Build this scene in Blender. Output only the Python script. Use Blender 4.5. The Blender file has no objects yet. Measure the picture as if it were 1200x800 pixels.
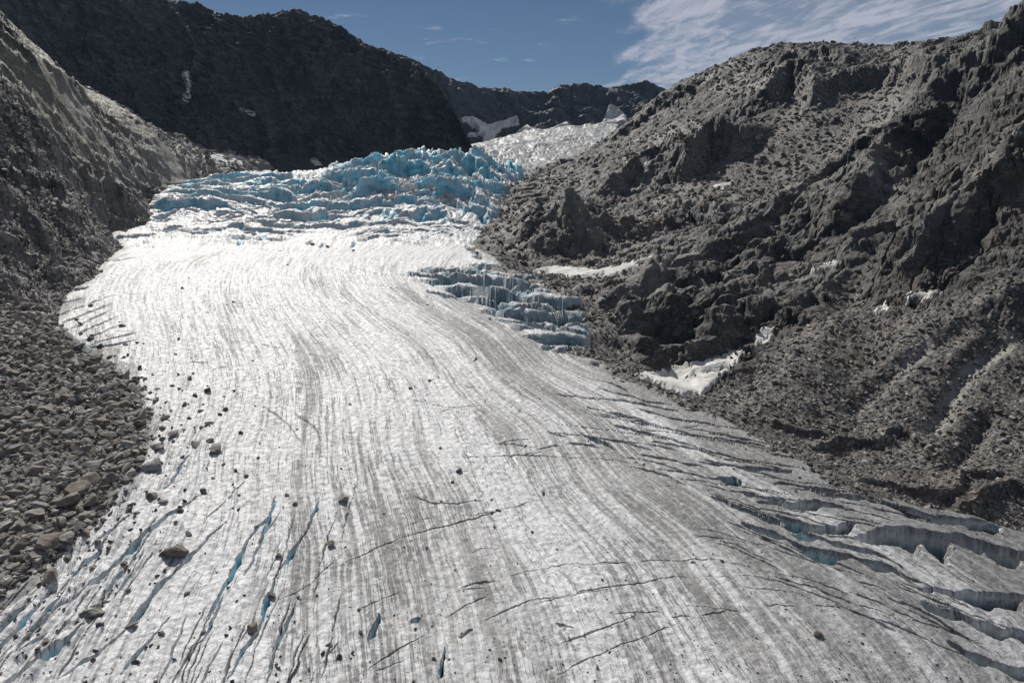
import bpy, math, random
import numpy as np

R = math.radians
random.seed(7)
rng = np.random.RandomState(11)
sc = bpy.context.scene
col = sc.collection

# ------------------------------------------------------------------ camera model
PITCH = R(14.0)
CP, SP = math.cos(PITCH), math.sin(PITCH)

def uv_of(px, py):
    """photo pixel (1200x800) -> u = x/y and m = z/y of its ray"""
    a = (np.asarray(px, float) - 600) / 800
    b = (400 - np.asarray(py, float)) / 800
    d = CP + b * SP
    return a / d, (-SP + b * CP) / d

# ------------------------------------------------------------------ noise
_p = rng.permutation(4096)
_perm = np.concatenate([_p, _p, _p])
_ang = rng.rand(4096) * 2 * np.pi
_gx, _gy = np.cos(_ang), np.sin(_ang)

def perlin(x, y, seed=0):
    x = x + seed * 17.31; y = y - seed * 9.77
    xi = np.floor(x).astype(np.int64); yi = np.floor(y).astype(np.int64)
    fx = x - xi; fy = y - yi
    xi &= 4095; yi &= 4095
    X1 = (xi + 1) & 4095; Y1 = (yi + 1) & 4095
    def g(ix, iy, dx, dy):
        h = _perm[_perm[ix] + iy] & 4095
        return _gx[h] * dx + _gy[h] * dy
    sx = fx * fx * fx * (fx * (fx * 6 - 15) + 10)
    sy = fy * fy * fy * (fy * (fy * 6 - 15) + 10)
    n00 = g(xi, yi, fx, fy); n10 = g(X1, yi, fx - 1, fy)
    n01 = g(xi, Y1, fx, fy - 1); n11 = g(X1, Y1, fx - 1, fy - 1)
    a = n00 + sx * (n10 - n00); b = n01 + sx * (n11 - n01)
    return (a + sy * (b - a)) * 1.5

def fbm(x, y, o=5, gain=.5, lac=2.03, seed=0):
    s = 0; a = 1; f = 1; t = 0
    for i in range(o):
        s = s + a * perlin(x * f, y * f, seed + i * 3.7); t += a
        a *= gain; f *= lac
    return s / t

def ridged(x, y, o=6, gain=.55, lac=2.05, seed=0):
    s = 0; a = 1; f = 1; t = 0; w = 1
    for i in range(o):
        n = 1 - np.abs(perlin(x * f, y * f, seed + i * 5.3)) * 1.6
        n = n * n * np.sign(n)
        s = s + a * n * w; t += a
        w = np.clip(n * 1.3, 0.15, 1)
        a *= gain; f *= lac
    return s / t

def voro(x, y, seed=0, jit=.9):
    """F1, F2 and three random numbers of the nearest cell, plus offset to its centre"""
    xi = np.floor(x).astype(np.int64); yi = np.floor(y).astype(np.int64)
    F1 = np.full(x.shape, 9.); F2 = np.full(x.shape, 9.)
    hid = np.zeros(x.shape, np.int64); ox = np.zeros(x.shape); oy = np.zeros(x.shape)
    for i in (-1, 0, 1):
        for j in (-1, 0, 1):
            cx = xi + i; cy = yi + j
            h = _perm[_perm[(cx + seed * 7) & 4095] + (cy & 4095)]
            h2 = _perm[h + 77]
            dx = cx + .5 + jit * (h / 4096. - .5) - x
            dy = cy + .5 + jit * (h2 / 4096. - .5) - y
            d = np.sqrt(dx * dx + dy * dy)
            c = d < F1
            F2 = np.where(c, F1, np.minimum(F2, d)); F1 = np.where(c, d, F1)
            hid = np.where(c, h, hid); ox = np.where(c, -dx, ox); oy = np.where(c, -dy, oy)
    r1 = _perm[hid + 5] / 4096.; r2 = _perm[hid + 55] / 4096.; r3 = _perm[hid + 555] / 4096.
    return F1, F2, r1, r2, r3, ox, oy

def sstep(a, b, x):
    t = np.clip((x - a) / (b - a), 0, 1)
    return t * t * (3 - 2 * t)

# ------------------------------------------------------------------ thin plate splines
class TPS:
    def __init__(self, P, V, smooth=1e-6):
        P = np.asarray(P, float); V = np.asarray(V, float)
        self.P = P; n = len(P)
        K = self.k(P, P) + np.eye(n) * smooth
        A = np.zeros((n + 3, n + 3)); A[:n, :n] = K
        A[:n, n] = 1; A[:n, n + 1:] = P; A[n, :n] = 1; A[n + 1:, :n] = P.T
        self.w = np.linalg.solve(A, np.concatenate([V, np.zeros(3)]))
    @staticmethod
    def k(A, B):
        d2 = ((A[:, None, :] - B[None]) ** 2).sum(-1) + 1e-12
        return .5 * d2 * np.log(d2)
    def __call__(self, X, Y):
        sh = X.shape; X = X.ravel(); Y = Y.ravel()
        n = len(self.P)
        out = self.w[n] + self.w[n + 1] * X + self.w[n + 2] * Y
        for i in range(n):
            d2 = (X - self.P[i, 0]) ** 2 + (Y - self.P[i, 1]) ** 2 + 1e-12
            out += self.w[i] * .5 * d2 * np.log(d2)
        return out.reshape(sh)

def tps_from_px(pts, sm=1e-6):
    """surface through photo points (px, py, distance): z = y*m(u, ln y)"""
    P = []; V = []
    for px, py, y in pts:
        u, m = uv_of(px, py); P.append((u, math.log(y))); V.append(m)
    t = TPS(P, V, sm)
    # bake on a coarse grid for speed
    gu = np.linspace(-1.35, 1.35, 230); gl = np.linspace(math.log(40), math.log(2600), 260)
    Z = t(*np.meshgrid(gu, gl))
    def f(x, y):
        u = np.clip(x / y, -1.349, 1.349); l = np.clip(np.log(y), gl[0], gl[-1] - 1e-6)
        a = (u - gu[0]) / (gu[1] - gu[0]); b = (l - gl[0]) / (gl[1] - gl[0])
        i = np.minimum(a.astype(int), 228); j = np.minimum(b.astype(int), 258)
        fa = a - i; fb = b - j
        # smooth cubic-ish blend not needed, the grid is fine
        z = (Z[j, i] * (1 - fa) + Z[j, i + 1] * fa) * (1 - fb) + (Z[j + 1, i] * (1 - fa) + Z[j + 1, i + 1] * fa) * fb
        return z * y
    return f

# ------------------------------------------------------------------ the ice surface, coarse
gp = []
for py in (980, 880, 800, 700, 600, 500, 400, 340, 300):
    u, m = uv_of(600, py)
    for px in (-500, -150, 200, 600, 1000, 1350, 1600):
        drop = 0
        y = 67 / (.1 - m)
        if px > 1000 and py >= 500: drop = -3.0
        if px > 1300 and py >= 500: drop = -6.0
        if px < -100: drop = -2
        # move the point down by 'drop' metres at fixed (px,y)
        mm = m + drop / y
        uu = uv_of(px, py)[0]
        gp.append((uu, y, mm))
def addg(px, py, y):
    if 430 < y < 700: py = py + 13 * min(1, (y - 430) / 30)
    u, m = uv_of(px, py); gp.append((float(u), y, float(m)))
for q in [(160, 285, 350), (300, 280, 365), (450, 278, 372), (560, 290, 345), (700, 290, 380),
          (140, 235, 440), (200, 225, 440), (300, 222, 445), (420, 215, 450), (520, 215, 445), (600, 225, 440),
          (60, 225, 470),(180, 206, 500), (260, 200, 510), (340, 196, 515), (420, 187, 500), (480, 180, 490), (540, 179, 490), (600, 194, 500), (660, 205, 520),
          (200, 199, 620), (330, 194, 640), (420, 189, 640), (480, 183, 640), (540, 178, 640), (600, 188, 640), (680, 192, 640),
          (560, 174, 800), (640, 170, 850), (720, 172, 850), (450, 180, 850),
          (560, 170, 1050), (650, 158, 1050), (730, 150, 1100), (400, 180, 1100), (850, 150, 1100)]:
    addg(*q)
_gt = TPS([(g[0], math.log(g[1])) for g in gp], [g[2] for g in gp], 1e-5)
_gu = np.linspace(-1.35, 1.35, 230); _gl = np.linspace(math.log(30), math.log(1600), 300)
_GZ = _gt(*np.meshgrid(_gu, _gl))
def G(x, y):
    x = np.asarray(x, float); y = np.asarray(y, float)
    u = np.clip(x / y, -1.349, 1.349); l = np.clip(np.log(y), _gl[0], _gl[-1] - 1e-6)
    a = (u - _gu[0]) / (_gu[1] - _gu[0]); b = (l - _gl[0]) / (_gl[1] - _gl[0])
    i = np.minimum(a.astype(int), 228); j = np.minimum(b.astype(int), 298)
    fa = a - i; fb = b - j
    z = (_GZ[j, i] * (1 - fa) + _GZ[j, i + 1] * fa) * (1 - fb) + (_GZ[j + 1, i] * (1 - fa) + _GZ[j + 1, i + 1] * fa) * fb
    return z * y

def hit(px, py, F=None, y0=50, y1=1500):
    """where the ray of a photo pixel meets a height surface"""
    F = F or G
    u, m = uv_of(px, py)
    ys = np.exp(np.linspace(math.log(y0), math.log(y1), 1500))
    d = F(u * ys, ys) - m * ys
    k = np.where(d > 0)[0]
    if len(k) == 0: i = int(np.argmax(d)); y = ys[i]
    else:
        i = k[0]
        if i == 0: y = ys[0]
        else:
            t = d[i - 1] / (d[i - 1] - d[i]); y = ys[i - 1] + t * (ys[i] - ys[i - 1])
    return float(u * y), float(y)

def wpts(pts, F=None):
    return np.array([hit(px, py, F) for px, py in pts])

def smooth_line(P, n=6):
    """Catmull-Rom"""
    P = np.asarray(P, float)
    if len(P) < 3: 
        t = np.linspace(0, 1, n * 2)[:, None]; return P[0] + (P[-1] - P[0]) * t
    Q = np.vstack([2 * P[0] - P[1], P, 2 * P[-1] - P[-2]]); out = []
    for i in range(1, len(Q) - 2):
        for k in range(n):
            t = k / n
            out.append(.5 * ((2 * Q[i]) + (-Q[i - 1] + Q[i + 1]) * t + (2 * Q[i - 1] - 5 * Q[i] + 4 * Q[i + 1] - Q[i + 2]) * t * t
                             + (-Q[i - 1] + 3 * Q[i] - 3 * Q[i + 1] + Q[i + 2]) * t ** 3))
    out.append(P[-1]); return np.array(out)

def poly_sd(x, y, P):
    """signed distance to a closed polygon, negative inside"""
    P = np.asarray(P); D = np.full(x.shape, 1e18); ins = np.zeros(x.shape, bool)
    n = len(P)
    for i in range(n):
        ax, ay = P[i]; bx, by = P[(i + 1) % n]
        ex, ey = bx - ax, by - ay
        t = np.clip(((x - ax) * ex + (y - ay) * ey) / (ex * ex + ey * ey + 1e-12), 0, 1)
        D = np.minimum(D, (x - ax - t * ex) ** 2 + (y - ay - t * ey) ** 2)
        if ay != by:
            c = (ay > y) != (by > y)
            ins ^= c & (x < (bx - ax) * (y - ay) / (by - ay) + ax)
    D = np.sqrt(D)
    return np.where(ins, -D, D)

def line_sd(x, y, P):
    """distance, side (+ = left of the direction of travel) and position 0..1 along an open line"""
    P = np.asarray(P); D = np.full(x.shape, 1e18); S = np.zeros(x.shape); T = np.zeros(x.shape)
    seg = np.sqrt(((P[1:] - P[:-1]) ** 2).sum(1)); cum = np.concatenate([[0], np.cumsum(seg)]); L = cum[-1]
    for i in range(len(P) - 1):
        ax, ay = P[i]; bx, by = P[i + 1]; ex, ey = bx - ax, by - ay
        t = np.clip(((x - ax) * ex + (y - ay) * ey) / (ex * ex + ey * ey + 1e-12), 0, 1)
        d = (x - ax - t * ex) ** 2 + (y - ay - t * ey) ** 2
        c = d < D
        D = np.where(c, d, D)
        S = np.where(c, np.sign(ex * (y - ay) - ey * (x - ax)), S)
        T = np.where(c, (cum[i] + t * seg[i]) / L, T)
    return np.sqrt(D), S, T, L

# outline of the ice, photo points
ICE_PX = [(-700, 980), (-500, 850), (-330, 760), (-80, 720), (0, 688), (60, 640), (110, 600), (150, 545), (165, 505), (160, 470), (140, 440), (105, 412), (60, 378), (75, 345),
          (115, 312), (140, 290), (128, 272), (170, 262), (172, 243), (200, 219)]
ICE_PX_R = [(604, 218), (590, 244), (570, 265), (562, 290), (590, 310), (640, 330), (680, 355), (690, 385), (690, 412), (730, 432),
            (800, 465), (860, 495), (905, 520), (960, 545), (1010, 572), (1080, 590), (1140, 600), (1260, 640), (1500, 720), (1700, 850), (1900, 980)]
def ice_outline():
    L = [hit(*p) for p in ICE_PX]
    far = [(-.40 * 560, 560), (-.33 * 650, 650), (-.2 * 700, 700), (-.13 * 760, 760), (-.1 * 900, 900), (-.06 * 1080, 1080), (.02 * 1180, 1180), (.09 * 1200, 1200), (.15 * 1180, 1180),
           (.145 * 1050, 1050), (.13 * 900, 900), (.1 * 760, 760), (.06 * 640, 640), (.02 * 560, 560)]
    Rr = [hit(*p) for p in ICE_PX_R]
    return np.array(L + far + Rr)
ICE = ice_outline()
ICEFALL = np.array([hit(*p) for p in [(120, 292), (230, 283), (300, 292), (360, 278), (430, 284), (500, 290), (565, 292), (600, 266), (615, 228)]] + [(30, 520), (-30, 580), (-170, 585), (-230, 560), (-240, 480)])
SIDEFALL = wpts([(470, 322), (520, 338), (560, 362), (600, 385), (640, 408), (700, 428), (700, 350), (640, 320), (560, 308), (500, 312)])

FLOW = []
for s, L in [(-.1, [(-100, 400), (-300, 560), (-500, 800)]), (0, [(175, 245), (120, 300), (60, 370), (0, 470), (-150, 640), (-300, 800)]),
             (.12, [(215, 290), (165, 400), (150, 500), (50, 680), (-60, 800)]),
             (.3, [(290, 285), (265, 400), (255, 520), (190, 700), (150, 800)]),
             (.45, [(330, 285), (350, 400), (372, 520), (385, 650), (390, 800)]),
             (.6, [(390, 290), (430, 400), (480, 520), (530, 650), (570, 800)]),
             (.75, [(430, 300), (520, 400), (620, 500), (740, 650), (830, 800)]),
             (.9, [(480, 310), (600, 410), (760, 530), (940, 660), (1090, 800)]),
             (1, [(520, 320), (660, 420), (850, 520), (1050, 620), (1250, 760)]),
             (1.15, [(600, 300), (800, 420), (1100, 540), (1400, 680)])]:
    for p in L:
        x, y = hit(*p); FLOW.append((x / y, math.log(y), s))
_ft = TPS([f[:2] for f in FLOW], [f[2] for f in FLOW], 1e-4)

# ------------------------------------------------------------------ crevasses and cracks, drawn over the photo
# (points, width m, depth m, kind)  kind 0 = narrow slot, 1 = wall facing down-valley with a ramp in front of it
CRACKS = []
def crack(w, d, k, *p): CRACKS.append((list(p), w, d, k))
# thin cracks in the middle
for p in [[(395, 664), (430, 646), (451, 637), (479, 626), (542, 611), (589, 597), (650, 581)],
          [(413, 797), (440, 778), (484, 751), (500, 742)], [(518, 724), (545, 712), (575, 695)],
          [(523, 751), (548, 741), (569, 729), (599, 714), (623, 704), (650, 700), (680, 694), (721, 686), (761, 680), (800, 675), (840, 676), (874, 678)],
          [(586, 678), (620, 670), (656, 662), (704, 660), (754, 657), (800, 656), (844, 657), (884, 666), (935, 677), (986, 685)],
          [(650, 758), (687, 743), (731, 726), (771, 711)], [(643, 797), (670, 781), (714, 761), (765, 741), (798, 729)],
          [(800, 616), (830, 621), (867, 630), (901, 641), (952, 657), (1002, 672), (1036, 682)],
          [(891, 709), (935, 712)], [(952, 708), (989, 714)], [(820, 722), (851, 716)], [(200, 430), (225, 424), (250, 425)], [(250, 434), (272, 428)],
          [(278, 398), (330, 408), (400, 424)], [(300, 472), (330, 490), (356, 522)], [(342, 482), (368, 500), (378, 520)],
          [(400, 316), (434, 324)], [(410, 312), (450, 321), (478, 323), (500, 332)], [(403, 328), (434, 333), (468, 338), (501, 348), (511, 354)],
          [(481, 351), (518, 361)], [(385, 314), (415, 316)], [(540, 452), (565, 455), (588, 462)], [(480, 468), (520, 476), (560, 482)],
          [(400, 650), (380, 668), (352, 690), (325, 702)], [(330, 600), (300, 640)], [(560, 520), (610, 522), (650, 530)],
          [(398, 749), (381, 773), (368, 797)], [(500, 535), (560, 536), (620, 534), (700, 537), (760, 545)], [(480, 580), (520, 590), (570, 586)]]:
    crack(.17, .5, 0, *p)
crack(.5, 2.0, 0, (448, 640), (458, 634)); crack(.5, 2, 0, (540, 747), (546, 743), (552, 739)); crack(1.0, 2, 0, (654, 729), (664, 734), (674, 735))
crack(.9, 2, 0, (480, 727), (493, 724)); crack(.8, 3, 0, (444, 716), (440, 733), (431, 752)); crack(.6, 3, 0, (521, 758), (518, 797))
# lower left, along the flow
LL = [(1.3, [(236, 579), (203, 601), (186, 613), (159, 638), (135, 660), (111, 679), (68, 709)]),
      (1.6, [(101, 729), (78, 749), (51, 766), (14, 797), (-20, 830)]),
      (1.2, [(267, 611), (250, 625), (216, 658), (189, 682), (179, 695), (162, 719), (135, 746), (108, 770), (68, 797)]),
      (.75, [(324, 587), (314, 608), (290, 635), (270, 675), (250, 709), (236, 729)]),
      (.8, [(375, 581), (365, 611), (338, 655), (324, 675), (317, 695), (304, 733), (280, 773), (262, 800)]),
      (.7, [(263, 695), (243, 739), (230, 756), (203, 797), (190, 820)]), (.5, [(223, 530), (203, 560), (189, 577)]),
      (1.6, [(-20, 750), (0, 739), (20, 719), (44, 695)]), (.6, [(120, 640), (90, 668), (60, 700)]), (.5, [(170, 640), (140, 690), (100, 716)]),
      (.5, [(200, 720), (172, 752), (140, 790)]), (.4, [(350, 700), (330, 745), (312, 790)]), (.45, [(60, 735), (30, 760), (0, 780)]),
      (.4, [(290, 560), (262, 590), (240, 608)]), (.35, [(420, 560), (405, 610), (400, 640)]), (.5, [(155, 600), (128, 622), (100, 645)])]
for w, p in LL: crack(w, w * 2.4, 0, *p)
# left margin, fan of slots
for i in range(6):
    t = i / 5; crack(.35 + .3 * random.random(), 1.6, 0, (52 + 40 * t + random.random() * 8, 376 + 32 * t), (88 + 35 * t, 362 + 36 * t), (118 + 30 * t + random.random() * 25, 345 + 42 * t))
crack(2.2, 3, 1, (66, 345), (84, 340), (104, 335)); crack(1.8, 3, 1, (62, 356), (78, 354), (94, 350)); crack(1.2, 3, 0, (100, 408), (130, 404), (160, 398))
crack(1.6, 3, 1, (132, 306), (150, 303), (158, 302)); crack(5, 7, 1, (128, 278), (150, 277), (182, 274))
# middle right field
MR = [[(690, 466), (738, 471), (798, 483)], [(687, 476), (738, 490), (771, 500), (800, 506)], [(677, 505), (704, 517), (724, 527)], [(758, 517), (800, 523), (850, 536)],
      [(667, 518), (704, 523)], [(800, 480), (851, 483), (901, 496)], [(800, 493), (868, 503), (905, 510)], [(790, 506), (874, 518), (915, 526)], [(770, 512), (830, 527), (880, 540), (940, 548)],
      [(694, 444), (724, 452), (741, 462)], [(720, 497), (770, 512)], [(740, 530), (790, 540), (830, 548)], [(900, 530), (940, 540), (985, 556)], [(700, 455), (760, 470), (790, 476)], [(745, 478), (790, 490), (840, 497)],
      [(700, 512), (740, 520), (770, 530)], [(640, 505), (665, 512)], [(850, 510), (900, 520), (930, 532)],[(820, 470),(850,480),(880,488)],[(705, 483),(735,487),(760,494)],
      [(730, 545), (775, 556), (810, 572)], [(905, 566), (950, 572), (985, 578)]]
for p in MR: crack(random.uniform(.55, 1.2), 3, 0, *p)
# lower right: big walls
crack(1.7, 3.5, 1, (820, 540), (851, 545), (895, 550), (930, 552)); crack(2.4, 2.5, 0, (840, 560), (855, 563), (868, 564)); crack(2, 4, 1, (871, 577), (898, 584), (920, 586))
crack(1.5, 4, 1, (834, 581), (867, 594), (908, 608), (942, 625), (982, 635), (1020, 650))
crack(2.3, 4.5, 1, (867, 612), (901, 622), (935, 636), (959, 644), (1000, 652), (1040, 664), (1080, 682))
crack(1.8, 3.5, 1, (891, 590), (935, 590), (960, 588), (1000, 600)); crack(2.0, 3.5, 1, (908, 603), (935, 612), (969, 617), (1003, 612))
crack(6.5, 7.5, 1, (1003, 632), (1030, 626), (1063, 621), (1104, 628), (1138, 631), (1181, 645), (1300, 668))
crack(2.6, 4, 1, (945, 574), (982, 581), (1009, 584), (1053, 594), (1104, 606), (1155, 611), (1210, 620))
crack(2.4, 4, 1, (1075, 690), (1138, 693), (1200, 699), (1300, 715)); crack(2.4, 4, 1, (1080, 708), (1121, 720), (1155, 730), (1200, 741), (1290, 760))
crack(1.8, 3.5, 1, (1110, 752), (1155, 772), (1200, 785), (1290, 810)); crack(1.0, 3, 0, (1040, 700), (1090, 720), (1140, 752)); crack(1.2, 3, 0, (1000, 640), (1040, 655), (1065, 668))
crack(2.4, 4, 1, (960, 560), (1010, 572), (1050, 582)); 
# furrows packed between the big ones, lower left
cr_ = np.random.RandomState(5)
for i in range(44):
    px = cr_.uniform(20, 400); py = cr_.uniform(575, 790) + (px < 150) * 60; Lg = cr_.uniform(45, 150); th = R(42 + 34 * (px / 400.) + cr_.uniform(-5, 5))
    dx, dy = -math.cos(th), math.sin(th); w_ = cr_.choice([.22, .3, .45, .7], p=[.35, .3, .2, .15]); bend = cr_.uniform(-6, 6)
    crack(w_ * (1.15 - px / 700.), w_ * 1.9, 0, (px, py), (px + dx * Lg * .5 + bend, py + dy * Lg * .5), (px + dx * Lg, py + dy * Lg))
for i in range(34):
    px = cr_.uniform(640, 985); py = 452 + (px - 680) * .36 + cr_.uniform(0, 75); Lg = cr_.uniform(50, 150); sl_ = cr_.uniform(.14, .30); w_ = cr_.uniform(.16, .5)
    crack(w_, 1.6, 0, (px, py), (px + Lg * .5, py + sl_ * Lg * .5 - 2), (px + Lg, py + sl_ * Lg))
for i in range(26):
    px = cr_.uniform(830, 1130); py = 598 + (px - 850) * .44 + cr_.uniform(-18, 60); Lg = cr_.uniform(50, 150); sl_ = cr_.uniform(.3, .5); w_ = cr_.uniform(.14, .4)
    crack(w_, 1.5, 0, (px, py), (px + Lg * .5, py + sl_ * Lg * .5 - 3), (px + Lg, py + sl_ * Lg))
for i in range(22):
    px = cr_.uniform(400, 900); py = cr_.uniform(480, 790); Lg = cr_.uniform(25, 90); sl_ = -.35 + .5 * (px - 400) / 500 + cr_.uniform(-.1, .1)
    crack(.14, .4, 0, (px, py), (px + Lg * .5, py + sl_ * Lg * .5 - 2), (px + Lg, py + sl_ * Lg))
# side fall on the right margin
for w, d, p in [(2.6, 5, [(478, 322), (510, 326), (545, 331), (575, 334)]), (4, 7, [(522, 333), (545, 328), (575, 334), (600, 346)]), (4.5, 7, [(548, 353), (575, 350), (598, 360), (625, 366)]),
                (5.5, 9, [(600, 346), (625, 336), (655, 340), (690, 356)]), (5.5, 9, [(580, 366), (610, 360), (640, 366), (670, 378)]), (5, 8, [(596, 380), (630, 378), (665, 390), (700, 400)]),
                (4, 6, [(635, 403), (665, 408), (700, 418)]), (3, 4, [(500, 340), (530, 347), (552, 352)]), (2.5, 5, [(610, 328), (640, 326), (660, 330)]),(2.2,5,[(545,288),(560,296),(562,304)])]:
    crack(w, d, 1, *p)
for p in [(280, 288), (360, 287), (375, 290), (306, 283), (412, 290)]:
    crack(.9, 2, 0, p, (p[0] + 5, p[1] - 6))
# ------------------------------------------------------------------ mesh from a grid
def grid_mesh(name, X, Y, Z, keep=None, attrs=None, uv=None, smooth=True):
    nr, nc = X.shape
    idx = np.arange(nr * nc).reshape(nr, nc)
    q = np.stack([idx[:-1, :-1], idx[:-1, 1:], idx[1:, 1:], idx[1:, :-1]], -1).reshape(-1, 4)
    if keep is not None:
        k = keep.ravel(); q = q[k[q].any(1)]
    used = np.zeros(nr * nc, bool); used[q.ravel()] = True
    remap = np.cumsum(used) - 1; q = remap[q]
    co = np.stack([X.ravel()[used], Y.ravel()[used], Z.ravel()[used]], -1)
    me = bpy.data.meshes.new(name)
    me.vertices.add(len(co)); me.vertices.foreach_set('co', co.astype(np.float32).ravel())
    me.loops.add(len(q) * 4); me.loops.foreach_set('vertex_index', q.astype(np.int32).ravel())
    me.polygons.add(len(q)); me.polygons.foreach_set('loop_start', np.arange(0, len(q) * 4, 4, dtype=np.int32))
    me.update(calc_edges=True)
    me.polygons.foreach_set('use_smooth', np.full(len(q), smooth))
    for k_, v in (attrs or {}).items():
        a = me.attributes.new(k_, 'FLOAT', 'POINT'); a.data.foreach_set('value', v.ravel()[used].astype(np.float32))
    if uv is not None:
        a = me.attributes.new('flow', 'FLOAT_VECTOR', 'POINT')
        c = np.stack([uv[0].ravel()[used], uv[1].ravel()[used], np.zeros(used.sum())], -1)
        a.data.foreach_set('vector', c.astype(np.float32).ravel())
    return me

def link(name, me, mat, kind=None, label=None, cat=None, group=None):
    o = bpy.data.objects.new(name, me); col.objects.link(o)
    if mat: me.materials.append(mat)
    if kind: o['kind'] = kind
    if label: o['label'] = label
    if cat: o['category'] = cat
    if group: o['group'] = group
    return o

def fan(u0, u1, nu, ys):
    U, Yg = np.meshgrid(np.linspace(u0, u1, nu), ys)
    return U * Yg, Yg.copy()

# ------------------------------------------------------------------ node helper
class NT:
    def __init__(self, name):
        self.m = bpy.data.materials.new(name); self.m.use_nodes = True
        self.n = self.m.node_tree.nodes; self.l = self.m.node_tree.links
        self.b = self.n['Principled BSDF']
    def node(self, t, **k):
        n = self.n.new(t)
        for a, v in k.items(): setattr(n, a, v)
        return n
    def put(self, sock, v):
        if isinstance(v, bpy.types.NodeSocket): self.l.new(v, sock)
        elif v is not None: sock.default_value = v
    def math(self, op, a, b=None, c=None, clamp=False):
        n = self.node('ShaderNodeMath', operation=op, use_clamp=clamp)
        self.put(n.inputs[0], a); self.put(n.inputs[1], b)
        if c is not None: self.put(n.inputs[2], c)
        return n.outputs[0]
    def mix(self, f, a, b):
        n = self.node('ShaderNodeMix', data_type='RGBA')
        self.put(n.inputs[0], f); self.put(n.inputs[6], a); self.put(n.inputs[7], b); return n.outputs[2]
    def ramp(self, v, a, b, lo=0., hi=1.):
        n = self.node('ShaderNodeMapRange'); n.clamp = True; n.interpolation_type = 'SMOOTHSTEP'
        self.put(n.inputs[0], v); n.inputs[1].default_value = a; n.inputs[2].default_value = b
        n.inputs[3].default_value = lo; n.inputs[4].default_value = hi; return n.outputs[0]
    def attr(self, name): 
        n = self.node('ShaderNodeAttribute'); n.attribute_name = name; return n
    def map(self, v, scale=(1, 1, 1), rot=(0, 0, 0)):
        n = self.node('ShaderNodeMapping'); self.put(n.inputs[0], v); n.inputs[3].default_value = scale; n.inputs[2].default_value = rot; return n.outputs[0]
    def noise(self, v, s, d=4, r=.55, dist=0.):
        n = self.node('ShaderNodeTexNoise'); self.put(n.inputs['Vector'], v); n.inputs['Scale'].default_value = s
        n.inputs['Detail'].default_value = d; n.inputs['Roughness'].default_value = r; n.inputs['Distortion'].default_value = dist; return n.outputs[0]
    def voro(self, v, s, feat='F1', r=1.):
        n = self.node('ShaderNodeTexVoronoi', feature=feat); self.put(n.inputs['Vector'], v); n.inputs['Scale'].default_value = s
        n.inputs['Randomness'].default_value = r; return n
    def bump(self, h, dist, st=1., prev=None):
        n = self.node('ShaderNodeBump'); n.inputs['Distance'].default_value = dist; n.inputs['Strength'].default_value = st
        self.put(n.inputs['Height'], h); self.put(n.inputs['Normal'], prev); return n.outputs[0]

def C(r, g, b): return (r, g, b, 1)

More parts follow.
